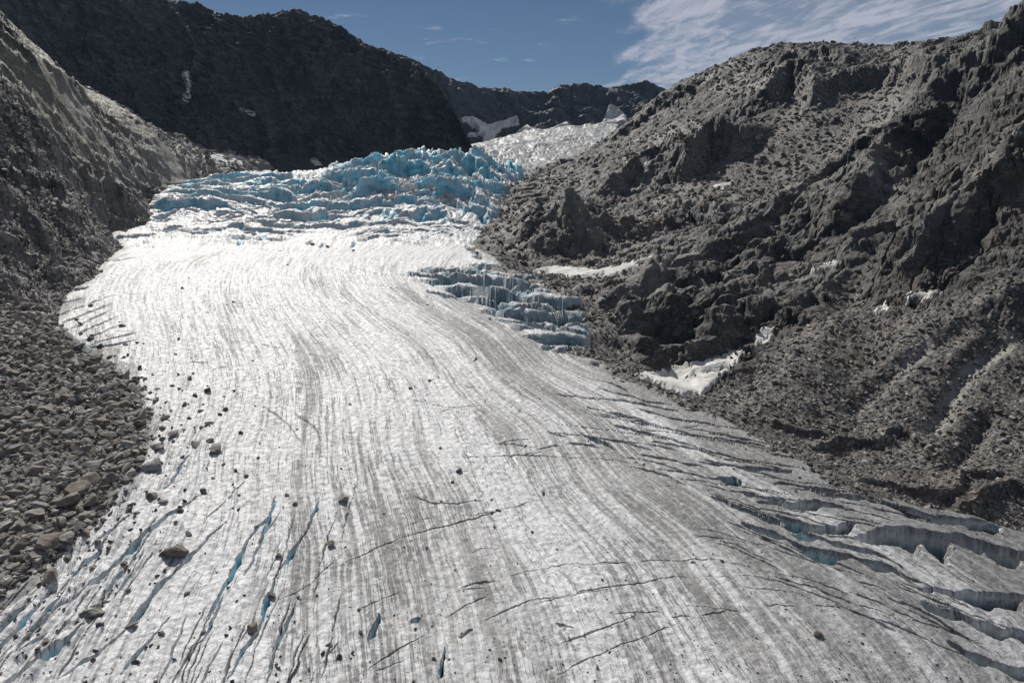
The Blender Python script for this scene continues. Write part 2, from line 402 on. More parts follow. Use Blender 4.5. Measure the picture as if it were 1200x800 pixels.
def ice_material():
    t = NT('ice'); fl = t.attr('flow').outputs['Vector']; geo = t.node('ShaderNodeNewGeometry'); pos = geo.outputs['Position']
    wv_ = t.node('ShaderNodeTexNoise'); t.put(wv_.inputs['Vector'], pos); wv_.inputs['Scale'].default_value = .22; wv_.inputs['Detail'].default_value = 4
    wa = t.node('ShaderNodeVectorMath', operation='MULTIPLY_ADD'); t.l.new(wv_.outputs['Color'], wa.inputs[0]); wa.inputs[1].default_value = (.8, 9., 0); t.l.new(fl, wa.inputs[2]); fl = wa.outputs[0]
    dirt = t.attr('dirt').outputs['Fac']; blue = t.attr('blue').outputs['Fac']; fine = t.attr('fine').outputs['Fac']
    A = t.noise(t.map(fl, (1.3, .040, 1)), 1.0, 4, .6); B = t.noise(t.map(fl, (4.6, .26, 1)), 1.0, 3, .6); D = t.noise(t.map(fl, (11., .9, 1)), 1.0, 3, .6)
    s2 = B; s3 = t.noise(pos, .9, 5, .65); s4 = t.noise(pos, .045, 3, .5); s5 = t.noise(pos, 7., 3, .6); wide = t.noise(t.map(fl, (.22, .008, 1)), 1.0, 3, .55)
    # broad dirty bands
    band = t.math('ADD', t.math('ADD', t.math('MULTIPLY', wide, .8), t.math('MULTIPLY', A, .45)), t.math('ADD', t.math('MULTIPLY', t.math('SUBTRACT', dirt, .5), .55), t.math('MULTIPLY', s4, .15)))
    d = t.ramp(band, .58, .92)
    c = t.mix(t.ramp(s3, .35, .65), C(.66, .667, .675), C(.46, .465, .47))
    nb = t.math('SUBTRACT', 1., t.math('MULTIPLY', t.ramp(blue, .1, .5), .92))
    c = t.mix(t.math('MULTIPLY', t.math('MULTIPLY', d, .80), nb), c, C(.235, .233, .228))
    # sharp streaks of grit, long down the flow
    st = t.math('ADD', t.math('MULTIPLY', A, .45), t.math('ADD', t.math('MULTIPLY', B, .45), t.math('MULTIPLY', D, .10)))
    st = t.math('ADD', st, t.math('MULTIPLY', t.math('SUBTRACT', d, .4), .07)); st = t.math('ADD', st, t.math('MULTIPLY', t.math('SUBTRACT', s3, .5), .10))
    g1 = t.math('MULTIPLY', t.ramp(st, .50, .585), t.ramp(t.noise(pos, .07, 4, .6), .36, .58, .35, 1.))
    c = t.mix(t.math('MULTIPLY', t.math('MULTIPLY', g1, t.ramp(s3, .3, .6, .45, 1.)), t.math('MULTIPLY', nb, .80)), c, C(.148, .147, .144))
    g3 = t.math('MULTIPLY', t.ramp(D, .56, .64), t.ramp(st, .44, .54))
    c = t.mix(t.math('MULTIPLY', g3, t.math('MULTIPLY', nb, .7)), c, C(.10, .096, .09))
    # hairline cracks across the flow
    cn = t.noise(t.map(fl, (.10, .55, 1), (0, 0, R(12))), 1.0, 4, .6, .5)
    cr = t.math('MULTIPLY', t.ramp(t.math('ABSOLUTE', t.math('SUBTRACT', cn, .5)), .008, .0), t.ramp(t.noise(pos, .3, 3, .6), .47, .54)); c = t.mix(t.math('MULTIPLY', cr, .85), c, C(.07, .07, .07))
    v = t.voro(pos, 1.1); vs = t.ramp(v.outputs['Distance'], .10, .05)
    vs = t.math('MULTIPLY', vs, t.ramp(s3, .5, .55))
    c = t.mix(vs, c, C(.07, .07, .07))
    v2 = t.voro(pos, 3.1); vs2 = t.math('MULTIPLY', t.ramp(v2.outputs['Distance'], .16, .08), t.ramp(s5, .52, .6))
    c = t.mix(t.math('MULTIPLY', vs2, .7), c, C(.1, .1, .1))
    zz_ = t.noise(t.map(pos, (.22, .22, 1.1)), 1.0, 5, .68, .6); blue = t.ramp(blue, .03, .95)
    bl = t.math('MULTIPLY', blue, t.ramp(t.noise(pos, .25, 4, .6), .25, .6, .55, 1.))
    bcol = t.mix(t.ramp(t.noise(t.map(pos, (1, 1, 2.5)), .12, 4, .6), .35, .65), C(.04, .39, .56), C(.24, .65, .78))
    bcol = t.mix(t.attr('teal').outputs['Fac'], bcol, C(.085, .15, .18))  # muted teal ice, darkened so its colour deepens the crevasse shadows
    bcol = t.mix(t.ramp(zz_, .54, .66, 0, .7), bcol, C(.10, .13, .15))
    c = t.mix(bl, c, bcol)
    c = t.mix(t.attr('grit').outputs['Fac'], c, C(.06, .058, .055))
    t.put(t.b.inputs['Base Color'], c)
    t.put(t.b.inputs['Subsurface Weight'], t.math('MULTIPLY', t.math('MULTIPLY', bl, .55), t.math('SUBTRACT', 1., t.math('MULTIPLY', t.attr('teal').outputs['Fac'], .9))) ); t.b.inputs['Subsurface Radius'].default_value = (.25, .9, 1.2); t.b.inputs['Subsurface Scale'].default_value = 2.5
    t.put(t.b.inputs['Roughness'], t.ramp(s3, .3, .7, .42, .7)); t.b.inputs['Specular IOR Level'].default_value = .3
    h = t.math('SUBTRACT', t.math('MULTIPLY', s3, .6), t.math('MULTIPLY', g1, .25))
    b = t.bump(h, .38, .9); b = t.bump(s5, .06, .8, b)
    t.put(t.b.inputs['Normal'], b)
    return t.m

def rock_material(name, base, light, dark, scale=1., talus=True, bumpd=1.):
    t = NT(name); geo = t.node('ShaderNodeNewGeometry'); pos = geo.outputs['Position']
    nrm = t.node('ShaderNodeSeparateXYZ'); t.l.new(geo.outputs['Normal'], nrm.inputs[0])
    n1 = t.noise(pos, .035 * scale, 5, .6); n2 = t.noise(pos, .5 * scale, 6, .7); n3 = t.noise(t.map(pos, (1, 1, 2.5), (0, R(25), R(20))), .16 * scale, 7, .7, .6)
    c = t.mix(t.ramp(n1, .35, .65), C(*base), C(*dark))
    c = t.mix(t.ramp(n3, .48, .7), c, C(*light))
    c = t.mix(t.ramp(n2, .52, .7, 0, .9), c, C(*[q * .7 for q in dark]))
    c = t.mix(t.ramp(t.noise(pos, 1.4 * scale, 5, .7), .56, .68, 0, .8), c, C(*[q * 1.3 for q in light]))
    v = t.voro(pos, 1.3 * scale); rnd = t.node('ShaderNodeSeparateColor'); t.l.new(v.outputs['Color'], rnd.inputs[0])
    v2 = t.voro(pos, .55 * scale); rnd2 = t.node('ShaderNodeSeparateColor'); t.l.new(v2.outputs['Color'], rnd2.inputs[0])
    ta = t.attr('talus').outputs['Fac']
    sp = t.math('MULTIPLY', t.ramp(rnd.outputs[0], .6, 1.), ta)
    c = t.mix(t.math('MULTIPLY', ta, .42), c, C(*dark))
    c = t.mix(t.math('MULTIPLY', sp, .7), c, C(*[q * 1.15 for q in light]))
    c = t.mix(t.math('MULTIPLY', t.attr('green').outputs['Fac'], t.ramp(n2, .3, .6)), c, C(.10, .095, .05))
    c = t.mix(t.math('MULTIPLY', t.attr('pale').outputs['Fac'], t.ramp(n3, .25, .6, .4, 1)), c, C(.27, .26, .24))
    c = t.mix(t.math('MULTIPLY', t.attr('brown').outputs['Fac'], t.ramp(n2, .3, .7, .3, .9)), c, C(.11, .075, .06))
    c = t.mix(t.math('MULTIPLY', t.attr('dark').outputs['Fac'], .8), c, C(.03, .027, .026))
    t.put(t.b.inputs['Base Color'], c); t.b.inputs['Roughness'].default_value = .66
    t.b.inputs['Specular IOR Level'].default_value = .45
    kt = t.math('SUBTRACT', 1., t.math('MULTIPLY', ta, .8))
    b = t.bump(t.math('MULTIPLY', n3, kt), 1.8 * bumpd, 1.); b = t.bump(t.math('MULTIPLY', n2, kt), .9 * bumpd, 1., b)
    st = t.math('MULTIPLY', t.math('SUBTRACT', 1., t.ramp(v.outputs['Distance'], .0, .8)), ta)
    b = t.bump(st, .12 * bumpd, .8, b)
    b = t.bump(t.noise(pos, 3. * scale, 4, .7), .25 * bumpd, .8, b)
    t.put(t.b.inputs['Normal'], b)
    return t.m

def snow_material():
    t = NT('old_snow'); geo = t.node('ShaderNodeNewGeometry'); pos = geo.outputs['Position']
    n = t.noise(pos, .15, 6, .65); n2 = t.noise(pos, 1.2, 4, .6)
    c = t.mix(t.ramp(n, .4, .68), C(.60, .59, .575), C(.36, .345, .325)); c = t.mix(t.ramp(n2, .62, .75, 0, .5), c, C(.22, .2, .18))
    t.put(t.b.inputs['Base Color'], c); t.b.inputs['Roughness'].default_value = .8
    t.put(t.b.inputs['Normal'], t.bump(t.math('ADD', n, n2), .5, .6)); return t.m

def boulder_material(name, base, light):
    t = NT(name); tc = t.node('ShaderNodeTexCoord'); pos = tc.outputs['Object']
    oi = t.node('ShaderNodeObjectInfo')
    n = t.noise(pos, 1.2, 5, .65); n2 = t.noise(t.map(pos, (1, 1, 3)), 3.2, 5, .7)
    c = t.mix(t.ramp(n, .35, .65), C(*base), C(*light)); c = t.mix(t.ramp(n2, .58, .7, 0, .6), c, C(*[q * .5 for q in base]))
    c = t.mix(t.math('MULTIPLY', oi.outputs['Random'], .45), c, C(.10, .085, .072))
    t.put(t.b.inputs['Base Color'], c); t.b.inputs['Roughness'].default_value = .8
    t.put(t.b.inputs['Normal'], t.bump(n2, .25, .9)); return t.m

M_ICE = ice_material()
M_LEFT = rock_material('left_slope_rock', (.19, .175, .157), (.42, .395, .36), (.055, .05, .046))
M_RIGHT = rock_material('right_slope_rock', (.10, .093, .086), (.27, .252, .23), (.038, .035, .032))
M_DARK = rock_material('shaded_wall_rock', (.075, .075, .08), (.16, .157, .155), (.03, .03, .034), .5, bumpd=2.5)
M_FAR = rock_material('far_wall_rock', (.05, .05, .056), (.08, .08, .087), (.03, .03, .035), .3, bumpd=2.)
M_SNOW = snow_material()
M_B1 = boulder_material('boulder_grey', (.135, .127, .118), (.33, .31, .285))
M_B2 = boulder_material('boulder_brown', (.14, .115, .095), (.25, .21, .175))
M_B3 = boulder_material('stones', (.16, .15, .137), (.30, .28, .255))

# ------------------------------------------------------------------ the glacier
def crevasse_cut(X, Y, only=None):
    """total lowering, exposed-ice mask, grit mask"""
    cut = np.zeros(X.shape); blue = np.zeros(X.shape); grit = np.zeros(X.shape)
    wx = fbm(X * .35, Y * .35, 3, seed=31) * .9 + fbm(X * 1.7, Y * 1.7, 3, .6, seed=33) * .13; wy = fbm(X * .35, Y * .35, 3, seed=47) * .9 + fbm(X * 1.7, Y * 1.7, 3, .6, seed=49) * .13
    for k, (pts, w, d, kind) in enumerate(CRACKS):
        P = smooth_line(wpts(pts), 5)
        w0 = w; w = max(w, 1.7 * P[:, 1].mean() ** 2 * 1.48e-5); pad = 4 + w * 3.2
        m = (X > P[:, 0].min() - pad) & (X < P[:, 0].max() + pad) & (Y > P[:, 1].min() - pad) & (Y < P[:, 1].max() + pad)
        if not m.any(): continue
        x = X[m]; y = Y[m]
        amp = min(1., .35 + w * .3)
        D, S, T, L = line_sd(x + wx[m] * amp, y + wy[m] * amp, P)
        ends = np.clip(np.minimum(T, 1 - T) * 5.0, 0, 1) ** .6
        mod = .75 + .9 * perlin(T * L * .22 + k * 7.1, T * 0 + k, 3)
        ww = w * ends * np.clip(mod, .25, 1.6)
        if kind == 0:
            e = np.clip(1 - D / np.maximum(ww * .5, 1e-3), 0, 1)
            pr = np.clip(e * 2.2, 0, 1); dd = d * ends * pr
            b = sstep(.0, .35, e) * min(1, max(0, w0 - .15) / .5)
            if w0 < .3:
                grit[m] = np.maximum(grit[m], np.clip(1 - D / max(.16, w * .4), 0, 1) * ends * np.clip(.4 + mod * .5, 0, 1) * .9)
        else:
            s = -S * D        # + on the near side (lines run left to right)
            wfar = .10 * w + .25 + .0055 * np.maximum(y - 95, 0)
            far = np.clip(1 - (-s) / wfar, 0, 1)
            near = np.clip(1 - s / (ww + .01), 0, 1)
            pr = np.where(s < 0, far, near ** .8) * (ends > 0)
            dd = d * pr * ends
            b = np.where(s < 0, np.clip(1.6 + s / wfar * 1.6, 0, 1), near ** .5 * .75) * ends
        cut[m] = np.maximum(cut[m], dd); blue[m] = np.maximum(blue[m], b)
    return cut, blue, grit

def ice_height(X, Y, fine=True):
    Z = G(X, Y)
    sd = poly_sd(X, Y, ICE)
    fall = sstep(4, -14, poly_sd(X + 10 * perlin(X * .03, Y * .03, 5), Y + 8 * perlin(X * .04, Y * .04, 6), ICEFALL))
    side = sstep(2, -5, poly_sd(X, Y, SIDEFALL))
    blue = np.zeros(X.shape); teal = np.zeros(X.shape)
    # broad undulation and small relief
    U = X / Y; L = np.log(Y)
    s = _ft(U, L)
    S = s * 130.
    Z = Z + .5 * fbm(X * .05, Y * .035, 4, seed=2) + .32 * fbm(S * .45, Y * .03, 4, seed=8) + .10 * fbm(S * 1.6, Y * .12, 3, seed=9) + .14 * fbm(X * .9, Y * .9, 4, seed=12)
    # ice humps of the lower left and lower right
    ll = sstep(.36, .18, s) * sstep(175, 120, Y)
    Z = Z + ll * (.9 * np.abs(fbm(S * .28, Y * .05, 3, seed=15)) * 2 - .4 + .35 * fbm(X * .5, Y * .3, 4, seed=16))
    # icefall
    m = (fall > 0.001) | (Y > 385) & (sd < 30)
    x = X[m]; y = Y[m]; f = fall[m]
    # rows of ice steps, turning down-valley on the right-hand side
    q = y + 17 * fbm(x * .016, y * .022, 3, seed=21) + 8.0 * fbm(x * .06, y * .05, 4, seed=22) + .55 * np.maximum(x + 42, 0) ** 1.12 - .0007 * (x + 90) ** 2
    up = np.clip(sstep(405, 440, y + .12 * x) * sstep(-175, -95, x), 0, 1)
    Ls = 15.0
    qq = q / Ls; row = np.floor(qq); fr = qq - row
    stp = sstep(.0, .26, fr) - fr                       # riser then a tread that leans back
    A = (4.6 + 2.8 * up) * (.5 + 1.2 * (perlin(x * .035 + row * 3.1, row * 1.7, 23) + .35)).clip(.05, 1.6)
    F1, F2, r1, r2, r3, ox, oy = voro((x + 7 * perlin(x * .05, y * .05, 71)) / 17. + 5 + row * .37, (q + 3 * perlin(x * .1, y * .1, 72)) / 15.0, 1)
    edge = np.clip((F2 - F1) / .14, 0, 1)
    brk = (1 - edge) ** 1.4
    wv = sstep(-.25, .2, fbm(x * .03, y * .03, 3, seed=28))
    big = A * stp + ((r1 - .5) * 5.4 + ox * (r2 - .5) * 7) * (.45 + 1.0 * up) - brk * (1.6 + 4.4 * up) * (.4 + .8 * wv)
    G1, G2, t1, t2, t3, px_, py_ = voro((x + 1.5 * perlin(x * .3, y * .3, 73)) / 8.5 + 50, (q + 1.2 * perlin(x * .3, y * .3, 74)) / 4.2 + 9, 2)
    e2 = np.clip((G2 - G1) / .16, 0, 1); cre = (1 - e2) ** 1.5 * sstep(.25, .75, t3 + .55 * up)
    sm = ((t1 - .5) * 1.7 + px_ * (t2 - .5) * 2.2) * (.4 + 1.3 * up) - py_ * 1.6 * (.3 + .9 * up) - cre * (.9 + 1.5 * up)
    sm2 = .45 * ridged(x * .14, q * .24, 5, seed=25) * (.5 + up) + .45 * fbm(x * .7, y * .7, 4, seed=26)
    # pits and open holes at the foot of the fall
    P1, P2, p1, p2, p3, qx, qy = voro(x / 16., q / 8., 6)
    pit = np.clip(1 - P1 / .34, 0, 1) ** .5 * (p1 > .55) * sstep(425, 405, y)
    toe = .35 + .65 * sstep(382, 410, y + 6 * fbm(x * .04, y * .04, 3, seed=27))
    K1, K2, k1, k2, k3, qx3, qy3 = voro((x + .8 * perlin(x * .6, y * .6, 75)) / 3.2 + 20, (q + .6 * perlin(x * .6, y * .6, 76)) / 1.9 + 4, 7)
    sm = sm + ((k1 - .5) * .9 + qx3 * (k2 - .5) * 1.8 - qy3 * .9 - .5 * np.clip(1 - (K2 - K1) / .15, 0, 1)) * (.22 + .4 * up)
    hz = f * ((big + sm) * toe + sm2 - 3.5 * pit)
    Z[m] += hz
    wall = np.clip(1.25 - fr / .30, 0, 1) * (A / 6.) .clip(0, 1) * (fr > .0)
    front = np.clip((fr - .80) / .2, 0, 1)              # the trench in front of the next step
    Bi = f * np.clip(toe * (.95 * wall + .55 * front + .45 * brk * wv + .5 * cre + .33 * up * sstep(-.3, .3, fbm(x * .05, y * .05, 3, seed=29))) + .9 * pit, 0, 1)
    Bi *= .75 + .5 * fbm(x * .12, y * .12, 3, seed=30)
    blue[m] = np.maximum(blue[m], np.clip(Bi, 0, 1))
    # upper glacier beyond: broken surface
    ug = sstep(560, 620, Y) * (sd < 20)
    m2 = ug > 0
    if m2.any():
        x = X[m2]; y = Y[m2]
        a1, a2, b1, b2, b3, qx, qy = voro(x / 22., (y - .8 * x) / 18., 4)
        Z[m2] += ug[m2] * ((b1 - .5) * 2 - np.clip(1 - (a2 - a1) / .15, 0, 1) * 2.5 + 5 * fbm(x * .03, y * .012, 5, seed=33) + .6 * ridged(x * .09 + y * .03, y * .03, 4, seed=34)) * sstep(-20, 40, x + 60)
        blue[m2] = np.maximum(blue[m2], .3 * np.clip(1 - (a2 - a1) / .4, 0, 1) * ug[m2])
        teal[m2] = .6
    # side fall
    m3 = side > 0.001
    x = X[m3]; y = Y[m3]; f = side[m3]
    a1, a2, b1, b2, b3, qx, qy = voro((x + 5 * perlin(x * .07, y * .07, 81)) / 24., (y + .35 * x + 3 * perlin(x * .12, y * .12, 82)) / 8.5, 5)
    Z[m3] += f * ((b1 - .45) * 2.4 - qy * 3.0 - np.clip(1 - (a2 - a1) / .22, 0, 1) * 2.0 + .7 * ridged(x * .15, y * .25, 4, seed=84))
    blue[m3] = np.maximum(blue[m3], f * np.clip(.18 + .6 * np.clip(1 - (a2 - a1) / .3, 0, 1), 0, 1)); teal[m3] = np.maximum(teal[m3], f * .85)
    teal = np.maximum(teal, 1.0 * sstep(860. / 1000, .98, s) * sstep(220, 160, Y))
    cut, b, grit = crevasse_cut(X, Y)
    cut = cut * sstep(0, -3, sd)
    Z = Z - cut
    blue = np.maximum(blue, b)
    # margin sinks under the rock
    Z = Z - np.clip(sd + 1.0, 0, 40) * .85 - np.clip(sd - .3, 0, 40) * 3.
    # dirt
    dirt = .40 + .25 * fbm(S * .09, Y * .012, 3, seed=41) * 2
    dirt += .34 * sstep(.64, .98, s) * sstep(330, 220, Y) + .10 * sstep(.38, .5, s) * sstep(.66, .5, s) * sstep(160, 100, Y)
    dirt += .9 * sstep(-9, 3, sd + 5 * fbm(X * .08, Y * .08, 3, seed=43)) * sstep(620, 500, Y)
    dirt += .10 * np.exp(-((s + .006 * fbm(Y * .05, Y * 0, 3, seed=77) - .458) / .012) ** 2) * sstep(190, 130, Y)
    dirt -= .25 * sstep(.5, .3, s) * sstep(260, 150, Y) + .16 * sstep(170, 280, Y)
    dirt = dirt * (1 - .6 * fall) + .75 * ug
    blue = np.maximum(blue, .10 * ug * sstep(-.2, .3, fbm(X * .02, Y * .02, 3, seed=49)))
    return Z, blue, dirt, teal, grit, s, S, sd

def invy(a, b, n): return 1 / np.linspace(1 / a, 1 / b, n)
ys = np.concatenate([invy(52, 372, 1120)[:-1], np.arange(372, 505, .42), np.exp(np.linspace(math.log(505.5), math.log(1210), 170))])
GX, GY = fan(-1.12, 1.12, 1750, ys)
GZ, blue, dirt, teal, grit, fs, fS, gsd = ice_height(GX, GY)
me = grid_mesh('glacier', GX, GY, GZ, keep=gsd < 4, attrs=dict(blue=blue, dirt=dirt, teal=teal, grit=grit), uv=(fS, GY))
link('glacier', me, M_ICE, 'structure')
def ice_at(x, y):
    """height of the built ice mesh, by its own grid"""
    u = np.asarray(x) / np.asarray(y)
    i = np.clip(np.round((u + 1.12) / (2.24) * 1749).astype(int), 0, 1749)
    j = np.clip(np.searchsorted(ys, y), 0, len(ys) - 1)
    return GZ[j, i]

# ------------------------------------------------------------------ valley sides
def bound_pts(px):
    return [(p[0], p[1], hit(*p)[1]) for p in px]
LEFT_PTS = bound_pts([(0, 688), (60, 640), (150, 545), (165, 505), (140, 440), (60, 378), (75, 345), (115, 312), (140, 290), (128, 272), (170, 262), (172, 243), (200, 219)]) + [
    (-80, 715, 84), (-330, 760, 78), (-500, 850, 66),
    (0, 600, 108), (80, 520, 133), (0, 500, 140), (80, 440, 168), (0, 420, 176), (-250, 600, 112), (-250, 450, 150),
    (0, 370, 200), (0, 320, 226), (50, 330, 246), (0, 270, 256), (60, 280, 288), (100, 260, 330), (145, 245, 400), (0, 200, 300), (60, 200, 345),
    (120, 205, 415), (165, 222, 450), (0, 120, 345), (60, 140, 395), (120, 160, 450), (0, 60, 382), (60, 90, 430), (150, 170, 478), (205, 195, 515), (190, 172, 512),
    (0, 22, 412), (50, 60, 460), (120, 114, 515), (190, 156, 555), (230, 173, 580), (280, 185, 605), (335, 194, 632), (225, 200, 530), (275, 200, 572), (335, 200, 615),
    (0, 90, 520), (60, 110, 570), (120, 150, 600), (190, 180, 640), (260, 195, 680), (-120, -50, 370), (-250, -100, 350), (-200, 150, 265), (-200, 300, 195), (-400, 300, 155), (-400, 0, 250), (-120, 60, 520)]
T_LEFT = tps_from_px(LEFT_PTS, 1e-5)
RIGHT_PTS = bound_pts([(604, 218), (590, 244), (570, 265), (562, 290), (590, 310), (640, 330), (680, 355), (690, 412), (730, 432), (800, 465), (860, 495), (905, 520), (960, 545), (1080, 590), (1260, 640), (1500, 720)]) + [
    (1200, 600, 112), (1200, 560, 120), (1200, 520, 130), (1200, 400, 153), (1200, 300, 172), (1120, 330, 176), (1100, 400, 160), (1050, 470, 149), (1000, 520, 139), (1000, 440, 161), (950, 420, 168), (900, 450, 160), (860, 460, 158),
    (900, 395, 190), (850, 440, 180), (980, 380, 180), (1030, 358, 190), (1100, 290, 200), (1150, 230, 208), (1200, 200, 205), (1200, 140, 225), (1200, 95, 260), (1200, 44, 330),
    (820, 440, 190), (800, 400, 212), (850, 370, 215), (760, 390, 222), (700, 370, 225), (720, 330, 270), (690, 318, 290), (620, 322, 290), (760, 305, 300), (800, 300, 290), (900, 330, 240), (960, 300, 245), (1000, 250, 285), (900, 270, 300),
    (640, 290, 335), (700, 280, 345), (600, 260, 400), (680, 240, 400), (740, 240, 390), (800, 240, 360), (640, 210, 480), (700, 210, 450), (780, 200, 430), (860, 215, 380), (900, 200, 390), (960, 220, 345), (1060, 200, 300), (1100, 130, 330), (1060, 150, 345),
    (670, 195, 540), (700, 180, 570), (740, 160, 560), (790, 150, 510), (860, 150, 460), (940, 150, 420), (1000, 150, 400), (1000, 100, 450), (940, 100, 480), (860, 100, 530),
    (650, 193, 600), (700, 170, 630), (740, 143, 640), (780, 108, 640), (830, 82, 620), (880, 62, 600), (960, 52, 570), (1020, 55, 540), (1080, 50, 500), (1140, 40, 430), (1100, 60, 440),
    (700, 185, 720), (780, 140, 740), (880, 110, 740), (1000, 110, 720), (1140, 100, 640), (1300, 100, 500), (1300, 5, 330), (1450, -20, 280), (1500, 150, 180), (1400, 350, 140), (1400, 550, 112), (1600, 600, 80), (1700, 300, 110), (1300, 60, 230)]
T_RIGHT = tps_from_px(RIGHT_PTS, 1e-5)

def strata(z, x, y, L, a):
    """ledges of two dipping joint sets, fading in and out"""
    out = 0
    for k, (dx, dy, LL, aa) in enumerate([(.35, .12, L, a), (-.28, .3, L * .62, a * .8)]):
        q = (z + dx * x + dy * y + 5 * fbm(x * .025, y * .025, 4, seed=61 + k)) / LL
        f = q - np.floor(q)
        out = out + aa * (sstep(.0, .3, f) - f) * LL * sstep(-.15, .25, fbm(x * .02 + 9, y * .02, 3, seed=65 + k))
    return out

def crag(X, Y, base, amp, seed, stretch=1., talus=0., kk=1., small=1.):
    a = ridged(X * .014, Y * .014 * stretch, 9, .58, seed=seed)
    b = fbm(X * .07 + a, Y * .07, 6, .6, seed=seed + 3)
    rot = .5; Xr = X * math.cos(rot) + Y * math.sin(rot); Yr = -X * math.sin(rot) + Y * math.cos(rot)
    F1, F2, r1, r2, r3, ox, oy = voro((Xr + 6 * b) / (15. * kk), (Yr + 6 * b) / (8.5 * kk), int(seed))
    blk = kk * ((r1 - .5) * 2.0 - np.clip(1 - (F2 - F1) / .12, 0, 1) * 1.0 + oy * (r2 - .2) * 4.0 + ox * (r3 - .5) * 3.4)
    H1, H2, t1, t2, t3, px_, py_ = voro((Xr + 3 * b) / (6.2 * kk), (Yr + 2 * b) / (2.9 * kk), int(seed) + 3)
    blk2 = small * kk * ((t1 - .5) * .9 - np.clip(1 - (H2 - H1) / .18, 0, 1) * .5 + py_ * (t2 - .15) * 1.9 + px_ * (t3 - .5) * 1.2)
    I1, I2, u1, u2, u3, qx, qy = voro((Xr + b) / 2.3, (Yr + b) / 1.1, int(seed) + 4)
    blk3 = small * ((u1 - .5) * .4 + qy * (u2 - .2) * .8)
    sel = sstep(-.25, .15, fbm(X * .03, Y * .03, 3, seed=seed + 13)); blk2 = blk2 * sel; blk3 = blk3 * (.3 + .7 * sel)
    fz = fbm(X * .5, Y * .5, 4, .68, seed=seed + 9)
    rough = amp * ((a - .35) * 8 + b * 5.5 + blk + 1.25 * blk2 + 1.1 * blk3 + fz * 1.7)
    H3 = voro(X / 1.1, Y / 1.1, int(seed) + 5)
    soft = (fbm(X * .05, Y * .05, 4, seed=seed + 1) * 1.3 + fbm(X * .35, Y * .35, 4, .7, seed=seed + 2) * .5 + np.clip(.6 - H3[0], 0, 1) * .12 * H3[2] + (ridged(X * .04, Y * .04, 4, seed=seed + 8) - .4) * .6)
    return rough * (1 - talus) + soft * talus

def dome(X, Y, F, px, py, wx_, wy_, h, pw=3, ang=0.):
    cx, cy = hit(px, py, F)
    dx = X - cx; dy = Y - cy; c, s = math.cos(ang), math.sin(ang)
    u = (dx * c + dy * s) / wx_; v = (-dx * s + dy * c) / wy_
    u = u + .22 * perlin(X * .09, Y * .09, px); v = v + .22 * perlin(X * .09, Y * .09, py)
    r = np.sqrt(u * u + v * v)
    return h * np.clip(1 - r ** pw, 0, 1)

def cliff(X, Y, F, pts, w, h, wf=3.):
    """rock step: steep on the near (right) side of the line, easing back behind it"""
    P = smooth_line(wpts(pts, F), 5); pad = w * 1.3 + 6
    out = np.zeros(X.shape)
    m = (X > P[:, 0].min() - pad) & (X < P[:, 0].max() + pad) & (Y > P[:, 1].min() - pad) & (Y < P[:, 1].max() + pad)
    if not m.any(): return out
    x = X[m]; y = Y[m]
    n = fbm(x * .12, y * .12, 4, .6, seed=pts[0][0])
    D, S, T, L = line_sd(x + 4 * n, y + 4 * perlin(x * .1, y * .1, pts[0][1]), P)
    s = S * D; ends = sstep(0, .22, np.minimum(T, 1 - T))
    pr = np.where(s < 0, np.clip(1 + s / wf, 0, 1), np.clip(1 - s / w, 0, 1) ** 1.3)
    out[m] = h * pr * ends * (1 + .25 * n); return out

def left_rock(X, Y):
    Z0 = T_LEFT(X, Y); sd = poly_sd(X, Y, ICE)
    # smooth ground: the boulder field by the ice, and the upper grassy strip
    bf = sstep(230, 190, Y + .2 * (X + 150)) 
    U = X / Y; 
    crest = sstep(14, 0, Z0 * 0 + np.abs(poly_sd(X, Y, CREST)))
    n = fbm(X * .02, Y * .02, 4, seed=91)
    strip = sstep(60, 15, np.abs(line_sd(X, Y, CRESTL)[0]) + 25 * n)
    tal = np.clip(np.maximum(bf, strip * .7 * sstep(-.35, .1, n)) + .25 * sstep(.05, .35, n), 0, 1)
    Z = Z0 + crag(X, Y, Z0, (1.2 * sstep(0, 9, sd) + .2) * (1 - .55 * sstep(440, 540, Y)), 101, talus=tal)
    for p, w, h in [([(150, 135), (185, 142), (215, 172), (238, 196)], 16, 12), ([(85, 72), (110, 75), (132, 100)], 9, 5), ([(110, 235), (135, 235), (160, 255)], 16, 11),
                    ([(60, 90), (100, 115), (130, 142)], 10, 6), ([(0, 240), (30, 250), (60, 292)], 14, 10), ([(20, 150), (60, 180), (90, 215)], 12, 6), ([(0, 60), (40, 90), (70, 112)], 10, 6)]:
        Z += cliff(X, Y, T_LEFT, p, w, h, 5.)
    Z += (1 - bf) * sstep(0, 10, sd) * ((ridged(X * .035 + 3, Y * .035, 6, .55, seed=93) - .45) * 4.5) * (1 - .7 * sstep(420, 530, Y))
    Z += (1 - tal) * strata(Z, X, Y, 9., .45)
    far = sstep(6, 16, -sd)
    Z = Z - np.clip(-sd - 1, 0, 30) * .5
    green = sstep(.0, .35, strip * .8 + n) * .8 * sstep(340, 380, Y) * sstep(560, 500, Y)
    pale = sstep(40, 8, sd) * sstep(220, 260, Y) * .6 + .8 * sstep(.1, .4, fbm(X * .03, Y * .03, 4, seed=95)) * (Y > 225)
    brown = np.clip(cliff(X, Y, T_LEFT, [(150, 135), (185, 142), (215, 172), (238, 196)], 40, 1, 5.), 0, 1) * .9
    global ldark
    ldark = (1 - tal) * sstep(.02, .3, fbm(X * .035, Y * .035, 5, .6, seed=97)) * .75
    return Z, tal, green, pale, brown, sd
CREST = wpts([(0, 18), (120, 108), (230, 168), (330, 193), (320, 195)], T_LEFT)
CRESTL = wpts([(-60, -20), (0, 30), (60, 75), (120, 125), (190, 165)], T_LEFT)

